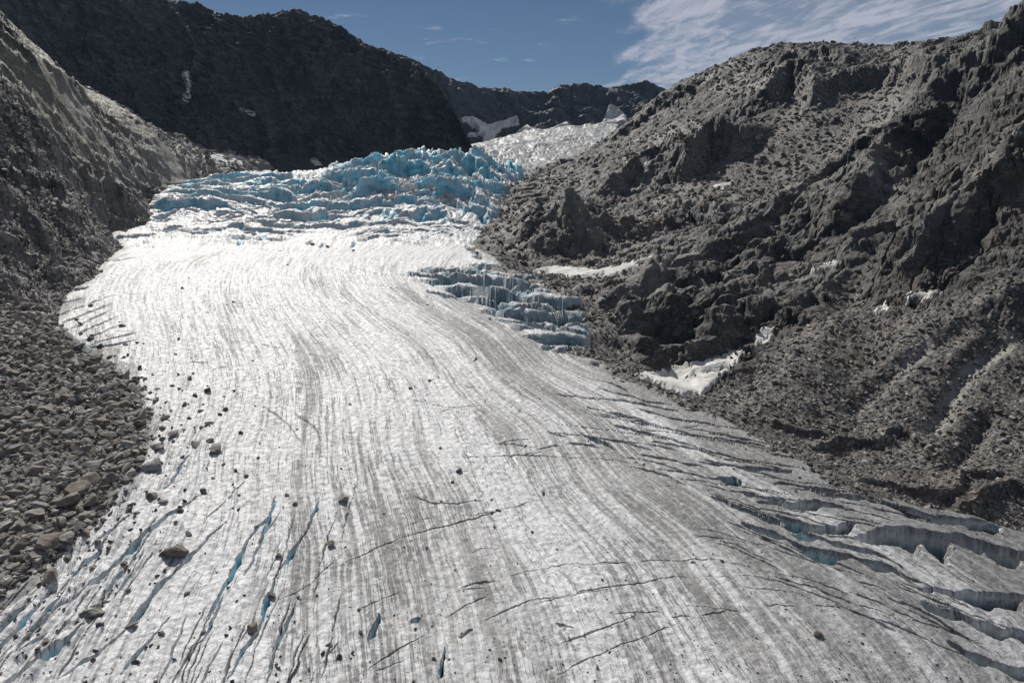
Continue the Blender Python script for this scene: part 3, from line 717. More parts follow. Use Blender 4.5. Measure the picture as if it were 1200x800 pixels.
def vec_disp(X, Y, Z, amp, seed, k=1.):
    """pushes rock sideways too, so that ledges overhang and edges break up"""
    a = fbm(X * .11 + Z * .07, Y * .11 - Z * .09, 5, .6, seed=seed) * amp
    b = fbm(X * .11 - Z * .08, Y * .11 + Z * .06, 5, .6, seed=seed + 5) * amp
    return X + a, Y + b

ysl = np.exp(np.linspace(math.log(60), math.log(690), 900))
LX, LY = fan(-1.25, -.30, 800, ysl)
LZ, ltal, lgreen, lpale, lbrown, lsd = left_rock(LX, LY)
lx, ly = vec_disp(LX, LY, LZ, 3.2 * (1 - ltal) * sstep(0, 15, lsd), 111)
link('valley_side', grid_mesh('valley_side', lx, ly, LZ, keep=lsd > -9, attrs=dict(dark=ldark, talus=ltal, green=lgreen, pale=lpale, brown=lbrown)), M_LEFT, 'structure')
def left_at(x, y):
    u = x / y; i = np.clip(np.round((u + 1.25) / .95 * 799).astype(int), 0, 799); j = np.clip(np.searchsorted(ysl, y), 0, 899); return LZ[j, i]

TALUS_R = wpts([(790, 455), (830, 455), (900, 420), (960, 370), (1010, 330), (1040, 372), (1110, 345), (1200, 300), (1500, 250), (1600, 700), (1260, 640), (1080, 592), (960, 548), (860, 497)], T_RIGHT)
TALUS_U = wpts([(880, 140), (960, 110), (1000, 75), (1060, 75), (1080, 100), (1020, 170), (960, 200), (900, 215), (860, 235), (820, 215), (860, 180)], T_RIGHT)
SLABR = wpts([(1015, 362), (1090, 290), (1150, 215), (1200, 140), (1350, 10), (1380, 90), (1200, 214), (1130, 275), (1075, 322)], T_RIGHT)
SLABZ = wpts([(690, 425), (700, 350), (760, 310), (850, 280), (960, 240), (1060, 200), (1040, 290), (1000, 340), (940, 370), (880, 400), (850, 430), (780, 440)], T_RIGHT)
DARK_SHADEZ = wpts([(690, 190), (760, 120), (860, 62), (1010, 60), (1130, 50), (1300, 0), (1300, 60), (1190, 150), (1100, 240), (1000, 235), (960, 190), (880, 170), (800, 220)], T_RIGHT)  # dark bluffs, with cloud shadow and vignette also put into the rock colour
TALUS_M = wpts([(575, 315), (640, 300), (700, 308), (760, 318), (700, 335), (640, 330)], T_RIGHT)
def right_rock(X, Y):
    Z0 = T_RIGHT(X, Y); sd = poly_sd(X, Y, ICE)
    n = fbm(X * .03, Y * .03, 4, seed=191); wx_, wy_ = X + 10 * n, Y + 10 * fbm(X * .03, Y * .03, 4, seed=192)
    tal = np.maximum(sstep(6, -8, poly_sd(wx_, wy_, TALUS_R)), .85 * sstep(10, -12, poly_sd(wx_, wy_, TALUS_U)))
    tal = np.maximum(tal, .9 * sstep(4, -4, poly_sd(wx_, wy_, TALUS_M)))
    tal = np.maximum(tal, sstep(16, 7, sd + 4 * n) * (Y < 260))
    gul = fbm((X + .5 * Y) * .022 + .6 * n, (Y - .5 * X) * .009, 4, .55, seed=199)
    tal = np.maximum(tal, .92 * sstep(.02, .16, gul) * sstep(300, 350, Y))
    calm = sstep(6, -10, poly_sd(wx_, wy_, SLABZ))
    Z = Z0 + crag(X, Y, Z0, (.62 * sstep(0, 20, sd) + .2) * (1 - .45 * sstep(350, 470, Y)) * (1 - .5 * calm), 201, talus=tal, kk=1.5, small=.6)
    SR = sstep(3, -5, poly_sd(X + 3 * n, Y + 3 * n, SLABR))
    Z = Z0 + (Z - Z0) * (1 - .72 * SR) + SR * (.9 * ridged((X + Y) * .35, (X - Y) * .03, 4, seed=207) + .4 * fbm(X * .5, Y * .5, 4, seed=208))
    # rounded slabs with undercut down-valley faces
    SL = sstep(4, -10, poly_sd(wx_, wy_, SLABZ))
    b_ = fbm(X * .06, Y * .06, 4, seed=205)
    s1, s2, c1, c2, c3, ox, oy = voro((X * .94 - Y * .34 + 7 * b_) / 17., (X * .34 + Y * .94 + 6 * b_) / 9., 41)
    Z += SL * (1 - tal) * (4.6 * np.clip(1 - s1 ** 2 * 1.3, 0, 1) + oy * 4.0 + (c1 - .5) * 3.5 - 1.5 * np.clip(1 - (s2 - s1) / .1, 0, 1))
    # big blocks and bluffs
    for d in [(845, 385, 15, 14, 8, 2.2, .2), (800, 392, 12, 12, 5, 2, 0), (760, 396, 13, 12, 5, 2, .1), (715, 390, 11, 12, 4, 2, -.2), (740, 360, 16, 9, 7, 3, .3), (800, 350, 17, 10, 7, 3, .2), (870, 350, 12, 9, 6, 3, .3),
              (900, 310, 14, 8, 6, 3, .4), (850, 300, 18, 9, 7, 3, .3), (790, 330, 13, 7, 5, 3, .2), (990, 270, 16, 8, 8, 3, .6), (1010, 300, 10, 6, 5, 3, .6),
              (700, 345, 9, 7, 4, 3, 0), (650, 285, 18, 14, 7, 4, 0), (690, 275, 18, 12, 6, 3, .1), (745, 270, 18, 12, 6, 3, 0), (620, 255, 10, 16, 6, 3, 0)]:
        Z += dome(X, Y, T_RIGHT, *d)
    for p, w, h, wf in [([(885, 92), (915, 80), (960, 72), (1010, 78)], 22, 9, 8), ([(885, 138), (920, 98), (945, 104), (958, 134)], 30, 14, 8), ([(795, 215), (830, 180), (862, 185)], 40, 20, 8),
                        ([(958, 115), (1000, 105), (1060, 95), (1110, 100)], 40, 12, 6), ([(700, 180), (760, 138), (820, 104), (870, 88)], 40, 8, 10), ([(600, 290), (640, 272), (690, 290), (730, 292)], 25, 10, 4),
                        # ribs on the right, dark on the down-valley side
                        ([(1032, 356), (1075, 318), (1130, 272), (1200, 212), (1330, 110)], 22, 15, 9), ([(960, 292), (1040, 215), (1100, 140), (1200, 62), (1300, 0)], 45, 20, 16),
                        ([(880, 300), (960, 225), (1040, 165)], 30, 9, 6), ([(700, 230), (760, 200), (800, 190)], 30, 9, 6), ([(730, 405), (770, 403), (800, 407), (860, 397)], 14, 4, 5),
                        ([(950, 528), (1010, 520), (1060, 515), (1090, 540)], 5, 2.2, 1), ([(1120, 600), (1170, 590), (1230, 580)], 5, 2., 1), ([(990, 560), (1080, 572), (1140, 565), (1190, 552)], 5, 1.6, 1), ([(905, 500),(940,508),(975,515)],4,1.2,1),
                        ([(1180, 390), (1190, 350), (1230, 320)], 10, 4, 3)]:
        Z += cliff(X, Y, T_RIGHT, p, w, h, wf)
    Z += (1 - tal) * strata(Z, X, Y, 8., .38)
    # gullies down the talus
    for p, w, d in [([(1150, 375), (1080, 410), (1030, 450), (990, 490)], 2.2, 1.6), ([(1180, 390), (1135, 430), (1110, 470), (1085, 510)], 2.5, 2.2), ([(1160, 480), (1130, 530), (1120, 560)], 2, 2)]:
        P = smooth_line(wpts(p, T_RIGHT), 5); D, S, T, L = line_sd(X + 1.5 * n, Y, P)
        Z -= d * np.exp(-(D / w) ** 2) * sstep(0, .1, np.minimum(T, 1 - T))
    Z = Z - np.clip(-sd - 1, 0, 30) * .5
    pale = .8 * sstep(-.15, .3, fbm(X * .02, Y * .02, 4, seed=195)) * (1 - tal) * sstep(480, 380, Y)  # pale rock patches, strengthened to paint light onto bluffs left in shade
    slab = cliff(X, Y, T_RIGHT, [(1032, 356), (1075, 318), (1130, 272), (1200, 212), (1330, 110)], 22, 1, 2.)
    pale = np.maximum(pale, .95 * SR)  # sunlit look of the tilted slab put into its colour
    for p in [[(1180, 400), (1135, 430), (1112, 470), (1090, 500)], [(1090, 395), (1060, 425)]]:
        P = smooth_line(wpts(p, T_RIGHT), 5); D = line_sd(X + 2 * n, Y, P)[0]; pale = np.maximum(pale, sstep(2.5, 1, D))
    brown = .5 * sstep(.0, .3, fbm(X * .015, Y * .015, 3, seed=196)) 
    dark = (1 - tal) * sstep(10, -12, poly_sd(wx_, wy_, DARK_SHADEZ)) * sstep(-.3, .15, fbm(X * .025, Y * .025, 4, seed=198))  # bluff tone and painted shade over the upper slope
    return Z, tal, dark, pale, brown, sd

ysr = np.exp(np.linspace(math.log(70), math.log(760), 1050))
RX, RY = fan(-.1, 1.25, 1150, ysr)
RZ, rtal, rdark_shade, rpale, rbrown, rsd = right_rock(RX, RY)
rx, ry = vec_disp(RX, RY, RZ, 3.0 * (1 - rtal) * sstep(0, 15, rsd), 211)
link('mountainside', grid_mesh('mountainside', rx, ry, RZ, keep=rsd > -7, attrs=dict(talus=rtal, dark=rdark_shade, pale=rpale, brown=rbrown)), M_RIGHT, 'structure')
def right_at(x, y):
    u = x / y; i = np.clip(np.round((u + .1) / 1.35 * 1149).astype(int), 0, 1149); j = np.clip(np.searchsorted(ysr, y), 0, 1049); return RZ[j, i]

# ------------------------------------------------------------------ mountains behind: crest line, foot line, face between
def mountain(name, mat, crest, foot, nu, nv, back, amp, seed, label=None, k=1., pw=1.):
    """crest, foot: photo points with distance; the face runs from foot up to crest and falls away behind it"""
    cp = []; fp = []
    for (L, out) in ((crest, cp), (foot, fp)):
        for px, py, y in L:
            u, m = uv_of(px, py); out.append((u, y, m * y))
    cp = np.array(cp); fp = np.array(fp)
    u = np.linspace(max(cp[0, 0], fp[0, 0]), min(cp[-1, 0], fp[-1, 0]), nu)
    cy = np.interp(u, cp[:, 0], cp[:, 1]); cz = np.interp(u, cp[:, 0], cp[:, 2])
    fy = np.interp(u, fp[:, 0], fp[:, 1]); fz = np.interp(u, fp[:, 0], fp[:, 2])
    v = np.linspace(-.15, 1.6, nv)[:, None]
    Y = fy + (cy - fy) * v
    H = cz - fz
    vv = np.clip(v, 0, 1) ** pw
    Z = np.where(v < 1, fz + H * vv, cz - (v - 1) * back * H) - np.where(v < 0, -v * H * .3, 0)
    X = u * Y
    msk = sstep(-.1, .15, v)
    am = amp * msk * (1 - .75 * np.exp(-((v - 1) / .05) ** 2))
    rx_ = ridged((X + .25 * Z) * .012 * k, (Y * .35 + Z * .35) * .012 * k, 8, .58, seed=seed)
    gl = ridged((X + .5 * Z) * .03 * k, Z * .006 * k, 6, .55, seed=seed + 4)
    f = fbm(X * .05 * k, (Y + Z) * .05 * k, 6, .62, seed=seed + 7)
    d = am * ((rx_ - .4) * 22 + (gl - .4) * 5 + f * 16) / k
    Y = Y - d * .7; Z = Z + d * .5
    Z = Z + (fbm(X * .06 * k, Y * 0, 5, .65, seed=seed + 11) * 5 + ridged(X * .02 * k, Y * 0, 5, .6, seed=seed + 12) * 2) / k * np.exp(-((v - 1) / .12) ** 2) * amp * 1.6
    me = grid_mesh(name, X, Y, Z, attrs=dict(talus=X * 0, green=X * 0, pale=X * 0, brown=X * 0))
    o = link(name, me, mat, 'structure')
    return X, Y, Z

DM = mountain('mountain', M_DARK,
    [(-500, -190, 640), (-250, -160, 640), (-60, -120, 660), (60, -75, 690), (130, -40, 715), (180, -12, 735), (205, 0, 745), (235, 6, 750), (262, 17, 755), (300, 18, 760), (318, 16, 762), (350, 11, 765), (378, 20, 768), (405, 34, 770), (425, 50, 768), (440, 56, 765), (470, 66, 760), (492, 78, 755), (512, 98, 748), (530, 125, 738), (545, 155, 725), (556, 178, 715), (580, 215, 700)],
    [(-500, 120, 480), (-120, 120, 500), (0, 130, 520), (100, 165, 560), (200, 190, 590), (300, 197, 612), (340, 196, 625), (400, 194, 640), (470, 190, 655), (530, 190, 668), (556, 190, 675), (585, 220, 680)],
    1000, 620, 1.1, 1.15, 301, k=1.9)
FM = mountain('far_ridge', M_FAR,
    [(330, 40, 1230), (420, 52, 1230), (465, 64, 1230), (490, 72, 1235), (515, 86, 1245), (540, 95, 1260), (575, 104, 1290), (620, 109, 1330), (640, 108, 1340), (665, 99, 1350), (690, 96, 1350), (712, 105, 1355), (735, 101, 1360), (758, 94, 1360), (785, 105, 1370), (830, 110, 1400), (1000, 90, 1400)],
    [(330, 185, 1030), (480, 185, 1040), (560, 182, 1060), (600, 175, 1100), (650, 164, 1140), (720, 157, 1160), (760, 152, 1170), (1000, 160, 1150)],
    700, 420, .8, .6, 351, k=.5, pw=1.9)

# ------------------------------------------------------------------ snow patches, lying on the slopes
def to_px(X, Y, Z):
    yc = Y * CP - Z * SP; zc = Y * SP + Z * CP
    return 600 + 800 * X / yc, 400 - 800 * zc / yc

def boxblur(A, k):
    for ax in (0, 1):
        P = np.concatenate([np.repeat(A.take([0], ax), k, ax), A, np.repeat(A.take([-1], ax), k + 1, ax)], ax)
        Cc = np.cumsum(P, ax); n = A.shape[ax]
        A = (Cc.take(range(2 * k + 1, 2 * k + 1 + n), ax) - Cc.take(range(0, n), ax)) / (2 * k + 1)
    return A

def biggest(K):
    """largest connected region of a boolean grid"""
    K = K.copy(); best = None; n = K.shape
    K[0] = K[-1] = False; K[:, 0] = K[:, -1] = False
    left = K.copy()
    while left.any():
        i, j = np.argwhere(left)[0]; R_ = np.zeros(n, bool); R_[i, j] = True
        while True:
            N = R_.copy(); N[1:] |= R_[:-1]; N[:-1] |= R_[1:]; N[:, 1:] |= R_[:, :-1]; N[:, :-1] |= R_[:, 1:]; N &= K
            if (N == R_).all(): break
            R_ = N
        left &= ~R_
        if best is None or R_.sum() > best.sum(): best = R_
    return best if best is not None else K

def snow_patch(grid, pts, label, thick=.8, blur=3, rough=1.6, group='snow patches left on the mountain sides'):
    X, Y, Z = grid[:3]
    P = np.array(pts, float)
    PX, PY = grid[3], grid[4]
    m0 = (PX > P[:, 0].min() - 8) & (PX < P[:, 0].max() + 8) & (PY > P[:, 1].min() - 8) & (PY < P[:, 1].max() + 8)
    if not m0.any(): print('no snow', label); return
    r = np.where(m0.any(1))[0]; c = np.where(m0.any(0))[0]
    sl_ = (slice(max(r[0] - 1, 0), r[-1] + 2), slice(max(c[0] - 1, 0), c[-1] + 2))
    x, y, z = (boxblur(Q[sl_], blur) for Q in (X, Y, Z)); qx, qy = PX[sl_], PY[sl_]
    sd = poly_sd(qx + rough * fbm(qx * .13, qy * .2, 4, .6, seed=401) * 2.5, qy + rough * fbm(qx * .13, qy * .2, 4, .6, seed=409) * 1.6, P)
    z0_ = Z[sl_]; e_ = sstep(-.4, 3.2, -sd); z = (z + thick) * e_ + (z0_ - .35 * thick) * (1 - e_); x = x * e_ + X[sl_] * (1 - e_); y = y * e_ + Y[sl_] * (1 - e_)
    keep = (sd < .6) & m0[sl_]
    keep = biggest(keep)
    if keep.sum() < 4: print('small snow', label); return
    me = grid_mesh('snow_patch', x, y, z, keep=keep)
    link('snow_patch', me, M_SNOW, None, label, 'snow patch', group)

GR = (rx, ry, RZ) + to_px(rx, ry, RZ); GL = (lx, ly, LZ) + to_px(lx, ly, LZ)
GD = DM + to_px(*DM); GF = FM + to_px(*FM)
for a_ in [([(615, 318), (650, 311), (700, 316), (740, 308), (768, 297), (757, 312), (720, 325), (680, 326), (640, 323)], 'long curved band of dirty snow in the hollow above the dark rock bluffs'),
           ([(735, 438), (785, 436), (830, 425), (862, 412), (876, 417), (850, 440), (824, 464), (800, 466), (770, 452)], 'wedge of grey white snow between the rounded rock bluffs and the gravel slope'),
           ([(880, 407), (890, 387), (911, 388), (903, 402), (886, 408)], 'small pale snow tongue at the top of the wedge beside the gravel slope'),
           ([(722, 194), (745, 185), (762, 187), (756, 196), (735, 200)], 'bright oval snow patch high on the rocky rib beside the upper glacier'),
           ([(1045, 352), (1070, 345), (1112, 343), (1092, 352), (1060, 359)], 'thin snow strip under the shaded wall of the big tilted slab'),
           ([(1020, 364), (1036, 359), (1044, 362), (1026, 369)], 'tiny snow scrap at the lower tip of the tilted slab'),
           ([(834, 217), (862, 211), (856, 221), (838, 224)], 'faint snow remnant below the dark bluff halfway up the slope'),
           ([(945, 318), (985, 305), (1040, 288), (1034, 294), (985, 312), (950, 323)], 'narrow pale snow streak running along the gully below the dark rib')]:
    snow_patch(GR, a_[0], a_[1], 1.0, 4)
for a_ in [([(236, 168), (258, 175), (280, 183), (302, 190), (286, 192), (262, 186), (240, 176)], 'long bright snow streak where the lit gravel slope meets the dark wall'),
           ([(118, 98), (137, 96), (134, 102), (122, 102)], 'small white snow scrap high on the grassy slope'),
           ([(292, 184), (315, 189), (322, 195), (300, 192)], 'short snow strip at the slope foot beside the flat ice'),
           ([(247,180),(270,180),(300,192),(262,196),(242,192)], 'smooth pale snow cone at the bottom of the lit gravel slope')]:
    snow_patch(GL, a_[0], a_[1], 1.0, 3)
for a_ in [([(213, 85), (220, 83), (224, 100), (221, 117), (215, 116), (219, 101)], 'thin broken snow gully splitting the dark shaded wall'),
           ([(283, 128), (300, 131), (298, 134), (286, 132)], 'faint small snow fleck in the middle of the dark wall'),
           ([(362, 185), (370, 186), (382, 195), (368, 195)], 'small fan of snow at the foot of the dark wall behind the icefall')]:
    snow_patch(GD, a_[0], a_[1], 1.5, 1, 1.)
for a_ in [([(530, 127), (548, 119), (559, 121), (556, 133), (540, 134)], 'white snow patch just right of the dark mountain edge'),
           ([(533, 138), (555, 139), (572, 148), (589, 143), (606, 137), (610, 147), (589, 152), (581, 162), (577, 180), (560, 180), (565, 162), (548, 146)], 'branching snowfield shaped like a Y below the far ridge'),
           ([(600, 160), (616, 149), (636, 156), (663, 145), (680, 154), (700, 152), (680, 160), (643, 163), (609, 170)], 'wide jagged snowfield along the head of the upper glacier'),
           ([(690, 156), (704, 145), (712, 126), (722, 127), (736, 140), (734, 150)], 'steep triangular snow cone at the right end of the valley head'),
           ([(673, 116), (690, 107), (701, 111), (688, 116), (677, 121)], 'snow patch under the rounded summit of the far ridge'),
           ([(637, 133), (647, 124), (650, 117), (661, 116), (651, 129), (640, 135)], 'slanting snow ledge on the far cliffs below the summit'),
           ([(615, 128), (624, 117), (626, 120), (618, 129)], 'thin snow streak on the middle of the far cliffs'),
           ([(663, 133), (668, 119), (672, 121), (669, 132)], 'upright snow streak right of the slanting ledge'),
           ([(563, 119), (575, 116), (599, 120), (597, 126), (585, 121), (566, 123)], 'flat snow band under the lowest dip of the far ridge'),
           ([(545, 157), (562, 157), (565, 162), (548, 162)], 'short snow bar left of the branching snowfield stem'),
           ([(723, 107), (729, 109), (725, 121), (721, 119)], 'narrow snow couloir beside the right-hand notch of the far ridge'),
           ([(517, 100), (522, 101), (530, 113), (525, 112)], 'thin diagonal snow streak on the shaded left end of the far ridge')]:
    snow_patch(GF, a_[0], a_[1], 7., 2, .8)

# ------------------------------------------------------------------ boulders
import bmesh
def rock_mesh(name, seed, sub=3, flat=(1, 1, .75), mat=None, rough=.045):
    r = np.random.RandomState(seed)
    bm = bmesh.new(); bmesh.ops.create_icosphere(bm, subdivisions=sub, radius=1)
    V = np.array([v.co[:] for v in bm.verts])
    for k in range(11):
        n = r.normal(size=3); n /= np.linalg.norm(n); o_ = r.uniform(.36, .78)
        d = V @ n - o_; V = np.where(d[:, None] > 0, V - n * d[:, None], V)
    V = V * np.array(flat)
    V = V + rough * np.stack([perlin(V[:, 0] * 2.5 + V[:, 2] * 2.1 + i, V[:, 1] * 2.5 + seed, i) + .5 * perlin(V[:, 0] * 7 - V[:, 2] * 6, V[:, 1] * 7 + i, seed) for i in range(3)], -1)
    V -= (V.max(0) + V.min(0)) / 2
    V /= (V[:, 0].max() - V[:, 0].min())       # unit width
    for v, c in zip(bm.verts, V): v.co = c
    me = bpy.data.meshes.new(name); bm.to_mesh(me); bm.free()
    me.polygons.foreach_set('use_smooth', np.zeros(len(me.polygons), bool))
    if mat: me.materials.append(mat)
    return me
ROCKS = [rock_mesh('boulder', 500 + i, 3, ((1, .8, .6), (1, .7, .35), (1, .9, .8), (1, .75, .5), (1, .6, .45), (1, .85, .7))[i % 6], (M_B1, M_B2)[i % 3 == 2]) for i in range(14)]
SLABS = [i for i in range(14) if i % 6 == 1]; CHUNKS = [i for i in range(14) if i % 6 in (0, 2, 3, 5)]

def boulder(px, py, wpx, shape, label, group=None, F=None, pos=None, sink=.22):
    if pos is None:
        x, y = hit(px, py); z = float(ice_at(x, y))
    else: x, y, z = pos
    dist = y * CP - z * SP
    s_ = wpx * dist / 800.
    me = ROCKS[shape]
    o = bpy.data.objects.new('boulder', me); col.objects.link(o)
    rz = rng.uniform(0, 6.28) if shape not in SLABS else rng.uniform(-.5, .5)
    o.rotation_euler = (rng.uniform(-.25, .25), rng.uniform(-.25, .25), rz)
    k = rng.uniform(.9, 1.1)
    o.scale = (s_, s_ * k, s_ * rng.uniform(.85, 1.15))
    zs = [v.co.z for v in me.vertices]; h = (max(zs) - min(zs)) * s_
    o.location = (x, y, z + h * (.5 - sink))
    o['label'] = label; o['category'] = 'boulder'
    if group: o['group'] = group
    return o
ON_ICE = 'boulders lying out on the bare ice'
for q in [(252, 528, 20, 0, 'dark blocky boulder on clean ice, the right one of the pair beyond the rubble edge'),
          (180, 547, 27, 1, 'long flat pale slab perched on the ice just below the rubble edge'),
          (207, 648, 25, 2, 'largest lone round grey boulder on the ice beside the blue crevasses'),
          (109, 718, 29, 7, 'wide flat tan boulder on the rounded ice of the lower left'),
          (296, 737, 17, 5, 'tan tilted boulder at the lip of a crevasse in the lower left'),
          (402, 585, 17, 3, 'lone dark boulder on the middle of the glacier beside the grey dirt band'),
          (59, 682, 20, 8, 'brown boulder at the lower end of the rubble, above the first wide crevasse'),
          (110, 665, 14, 12, 'upright brown rock standing between two blue crevasses below the rubble'),
          (101, 686, 12, 4, 'low brown rock lying left of the wide tan boulder, a step uphill'),
          (177, 621, 17, 7, 'flat rock at the head of the longest blue crevasse'),
          (179, 581, 14, 11, 'dark rock above the blue crevasse, left one of two touching rocks'),
          (191, 589, 12, 13, 'small brown rock, right one of two touching rocks above the blue crevasse'),
          (221, 626, 10, 10, 'small flat dark rock just uphill of the largest lone round boulder'),
          (238, 576, 11, 6, 'dark rock on the edge of the upper blue crevasse right of the pale slab'),
          (154, 733, 15, 4, 'elongated brown rock wedged in a crevasse right of the wide tan boulder'),
          (189, 741, 9, 9, 'small tan rock on smooth ice right of the wedged brown rock'),
          (54, 748, 9, 3, 'small rock on the ice ridge in the lowest left corner'),
          (319, 699, 10, 5, 'brown rock in the crevasse uphill of the tan tilted boulder'),
          (388, 638, 10, 8, 'small dark boulder below the lone mid-glacier boulder, at a crack'),
          (115, 636, 13, 6, 'dark rock on ice at the rim of the rubble above the brown upright rock'),
          (79, 653, 12, 12, 'dark brown block at the rim of the rubble above the ice hollow'),
          (228, 463, 10, 10, 'small black rock furthest up the ice of those beyond the rubble edge'),
          (245, 496, 10, 3, 'small dark rock with a blue shadow above the blocky pair'),
          (230, 520, 16, 9, 'boxy dark boulder, the left one of the pair beyond the rubble edge'),
          (203, 510, 14, 0, 'dark angular boulder just off the corner of the rubble'),
          (187, 524, 20, 7, 'broad flat brown boulder touching the rubble corner'),
          (154, 523, 26, 1, 'long low brown boulder forming the tip of the rubble corner'),
          (194, 490, 12, 4, 'flat dark rock in the loose scatter uphill of the rubble corner'),
          (958, 746, 10, 2, 'single black rock in a melt hole on the streaked ice at lower right'),
          (636, 577, 8, 4, 'dark rock by a thin crack right of the glacier centre'),
          (538, 553, 7, 8, 'small black rock high on the glacier centre, above the crack junction'),
          (541, 745, 8, 3, 'small rock in a melt hole on the bottom centre crack'),
          (700, 780, 7, 6, 'dark rock on the lowest thin crack near the bottom edge'),
          (584, 598, 7, 10, 'reddish rock cluster head on the crack at glacier centre'),
          (385, 755, 8, 9, 'small brown rock in a slot beside the dirt band near the bottom'),
          (366, 287, 6, 12, 'dark rock at the foot of the icefall, left one of two'),
          (384, 290, 6, 6, 'dark rock at the foot of the icefall, right one of two'),
          (304, 284, 6, 0, 'small dark rock at the foot of the icefall near its left part')]:
    boulder(*q[:4], q[4], ON_ICE)
SM = 'small dark stone lying on the open white ice'
for q in [(206, 614, 8), (219, 695, 7), (238, 739, 7), (327, 653, 8), (346, 592, 7), (336, 581, 6), (267, 677, 6), (216, 474, 6), (235, 481, 7), (246, 517, 9), (182, 471, 9), (206, 415, 5),
          (216, 503, 6), (147, 404, 6), (170, 444, 5), (530, 565, 4), (576, 586, 5), (576, 601, 5), (579, 617, 5), (533, 668, 3), (420, 714, 4), (714, 763, 5), (812, 659, 5), (846, 658, 5),
          (481, 456, 4), (410, 473, 4), (574, 374, 4), (516, 525, 5), (330, 280, 4), (414, 294, 4), (400, 548, 4), (145, 660, 8), (150, 690, 6), (300, 620, 6), (250, 560, 6), (160, 600, 8), (140, 605, 8),
          (128, 640, 8), (185, 455, 6), (176, 460, 6), (195, 470, 5), (210, 455, 4), (190, 500, 7), (200, 480, 5), (222, 490, 5), (236, 500, 5), (180, 512, 8), (262, 545, 5), (280, 580, 5), (350, 700, 5), (120, 700, 6), (90, 725, 6), (450, 600, 4), (500, 640, 4)]:
    boulder(q[0], q[1], q[2], int(rng.choice(CHUNKS)), SM, 'small stones lying on the bare ice')

# the rubble beside the ice: the two hundred largest are boulders of their own
RUB = [(0, 395), (40, 375), (75, 400), (105, 425), (140, 445), (162, 480), (168, 515), (150, 548), (118, 590), (100, 625), (60, 650), (0, 690)]
big_named = [(93, 577, 31, 2, 'biggest square brown boulder in the rubble near its ice edge'),
             (73, 614, 24, 6, 'rounded brown boulder at the lower rubble edge, right of a grey one'),
             (41, 606, 23, 0, 'large grey boulder in the lower rubble left of the rounded brown one'),
             (113, 549, 31, 1, 'longest flat pale slab lying on top of the rubble'),
             (25, 626, 18, 3, 'pale grey boulder near the left picture edge in the lower rubble'),
             (130, 581, 17, 9, 'dark boulder on the ice rim right of the biggest square boulder'),
             (101, 628, 13, 11, 'dark round boulder at the lowest rim of the rubble'),
             (44, 556, 20, 5, 'angular pale boulder in the middle of the lower rubble'),
             (84, 512, 20, 12, 'leaning brown boulder in the middle rubble'),
             (106, 510, 18, 3, 'pale wedge boulder beside the leaning brown boulder'),
             (77, 420, 16, 8, 'dark blue-grey tilted block at the top of the rubble'),
             (96, 412, 12, 10, 'dark pointed block at the uppermost rim of the rubble'),
             (115, 425, 26, 4, 'long dark block sloping down at the uppermost ice rim of the rubble'),
             (64, 470, 20, 1, 'flat pale slab in the upper middle rubble'),
             (96, 470, 20, 7, 'broad flat boulder in the upper middle rubble near the ice')]
lpx, lpy = GL[3], GL[4]
def left_surface(px, py):
    k = np.argmin((lpx - px) ** 2 + (lpy - py) ** 2); i, j = divmod(int(k), lpx.shape[1]); return float(lx[i, j]), float(ly[i, j]), float(LZ[i, j])
placed = []
for q in big_named:
    x, y = hit(q[0], q[1], T_LEFT)
    z = max(float(left_at(x, y)), float(ice_at(x, y)))
    boulder(q[0], q[1], q[2], q[3], q[4], 'boulders heaped on the left ice margin', pos=(x, y, z), sink=.1); placed.append((q[0], q[1], q[2]))
RB = np.array(RUB); n_ = 0; tries = 0
cand = []
while len(cand) < 1400 and tries < 20000:
    tries += 1
    px, py = rng.uniform(0, 170), rng.uniform(380, 690)
    if poly_sd(np.array([px]), np.array([py]), RB)[0] > 0: continue
    sc_px = (7 + 15 * rng.rand() ** 2.6) * (.55 + .75 * (py - 380) / 300)
    cand.append((sc_px, px, py))
cand.sort(reverse=True)
RUBLAB = ['angular grey boulder among the many heaped on the left ice margin', 'brownish boulder among the many heaped on the left ice margin']
for sc_px, px, py in cand:
    if n_ >= 190: break
    if any((px - a) ** 2 + ((py - b) * 1.4) ** 2 < ((c + sc_px) * .36) ** 2 for a, b, c in placed): continue
    placed.append((px, py, sc_px))
    x, y = hit(px, py, T_LEFT); z = max(float(left_at(x, y)), float(ice_at(x, y)))
    k = int(rng.randint(14)); boulder(px, py, sc_px, k, RUBLAB[k % 3 == 2], 'boulders heaped on the left ice margin', pos=(x, y, z), sink=.12); n_ += 1

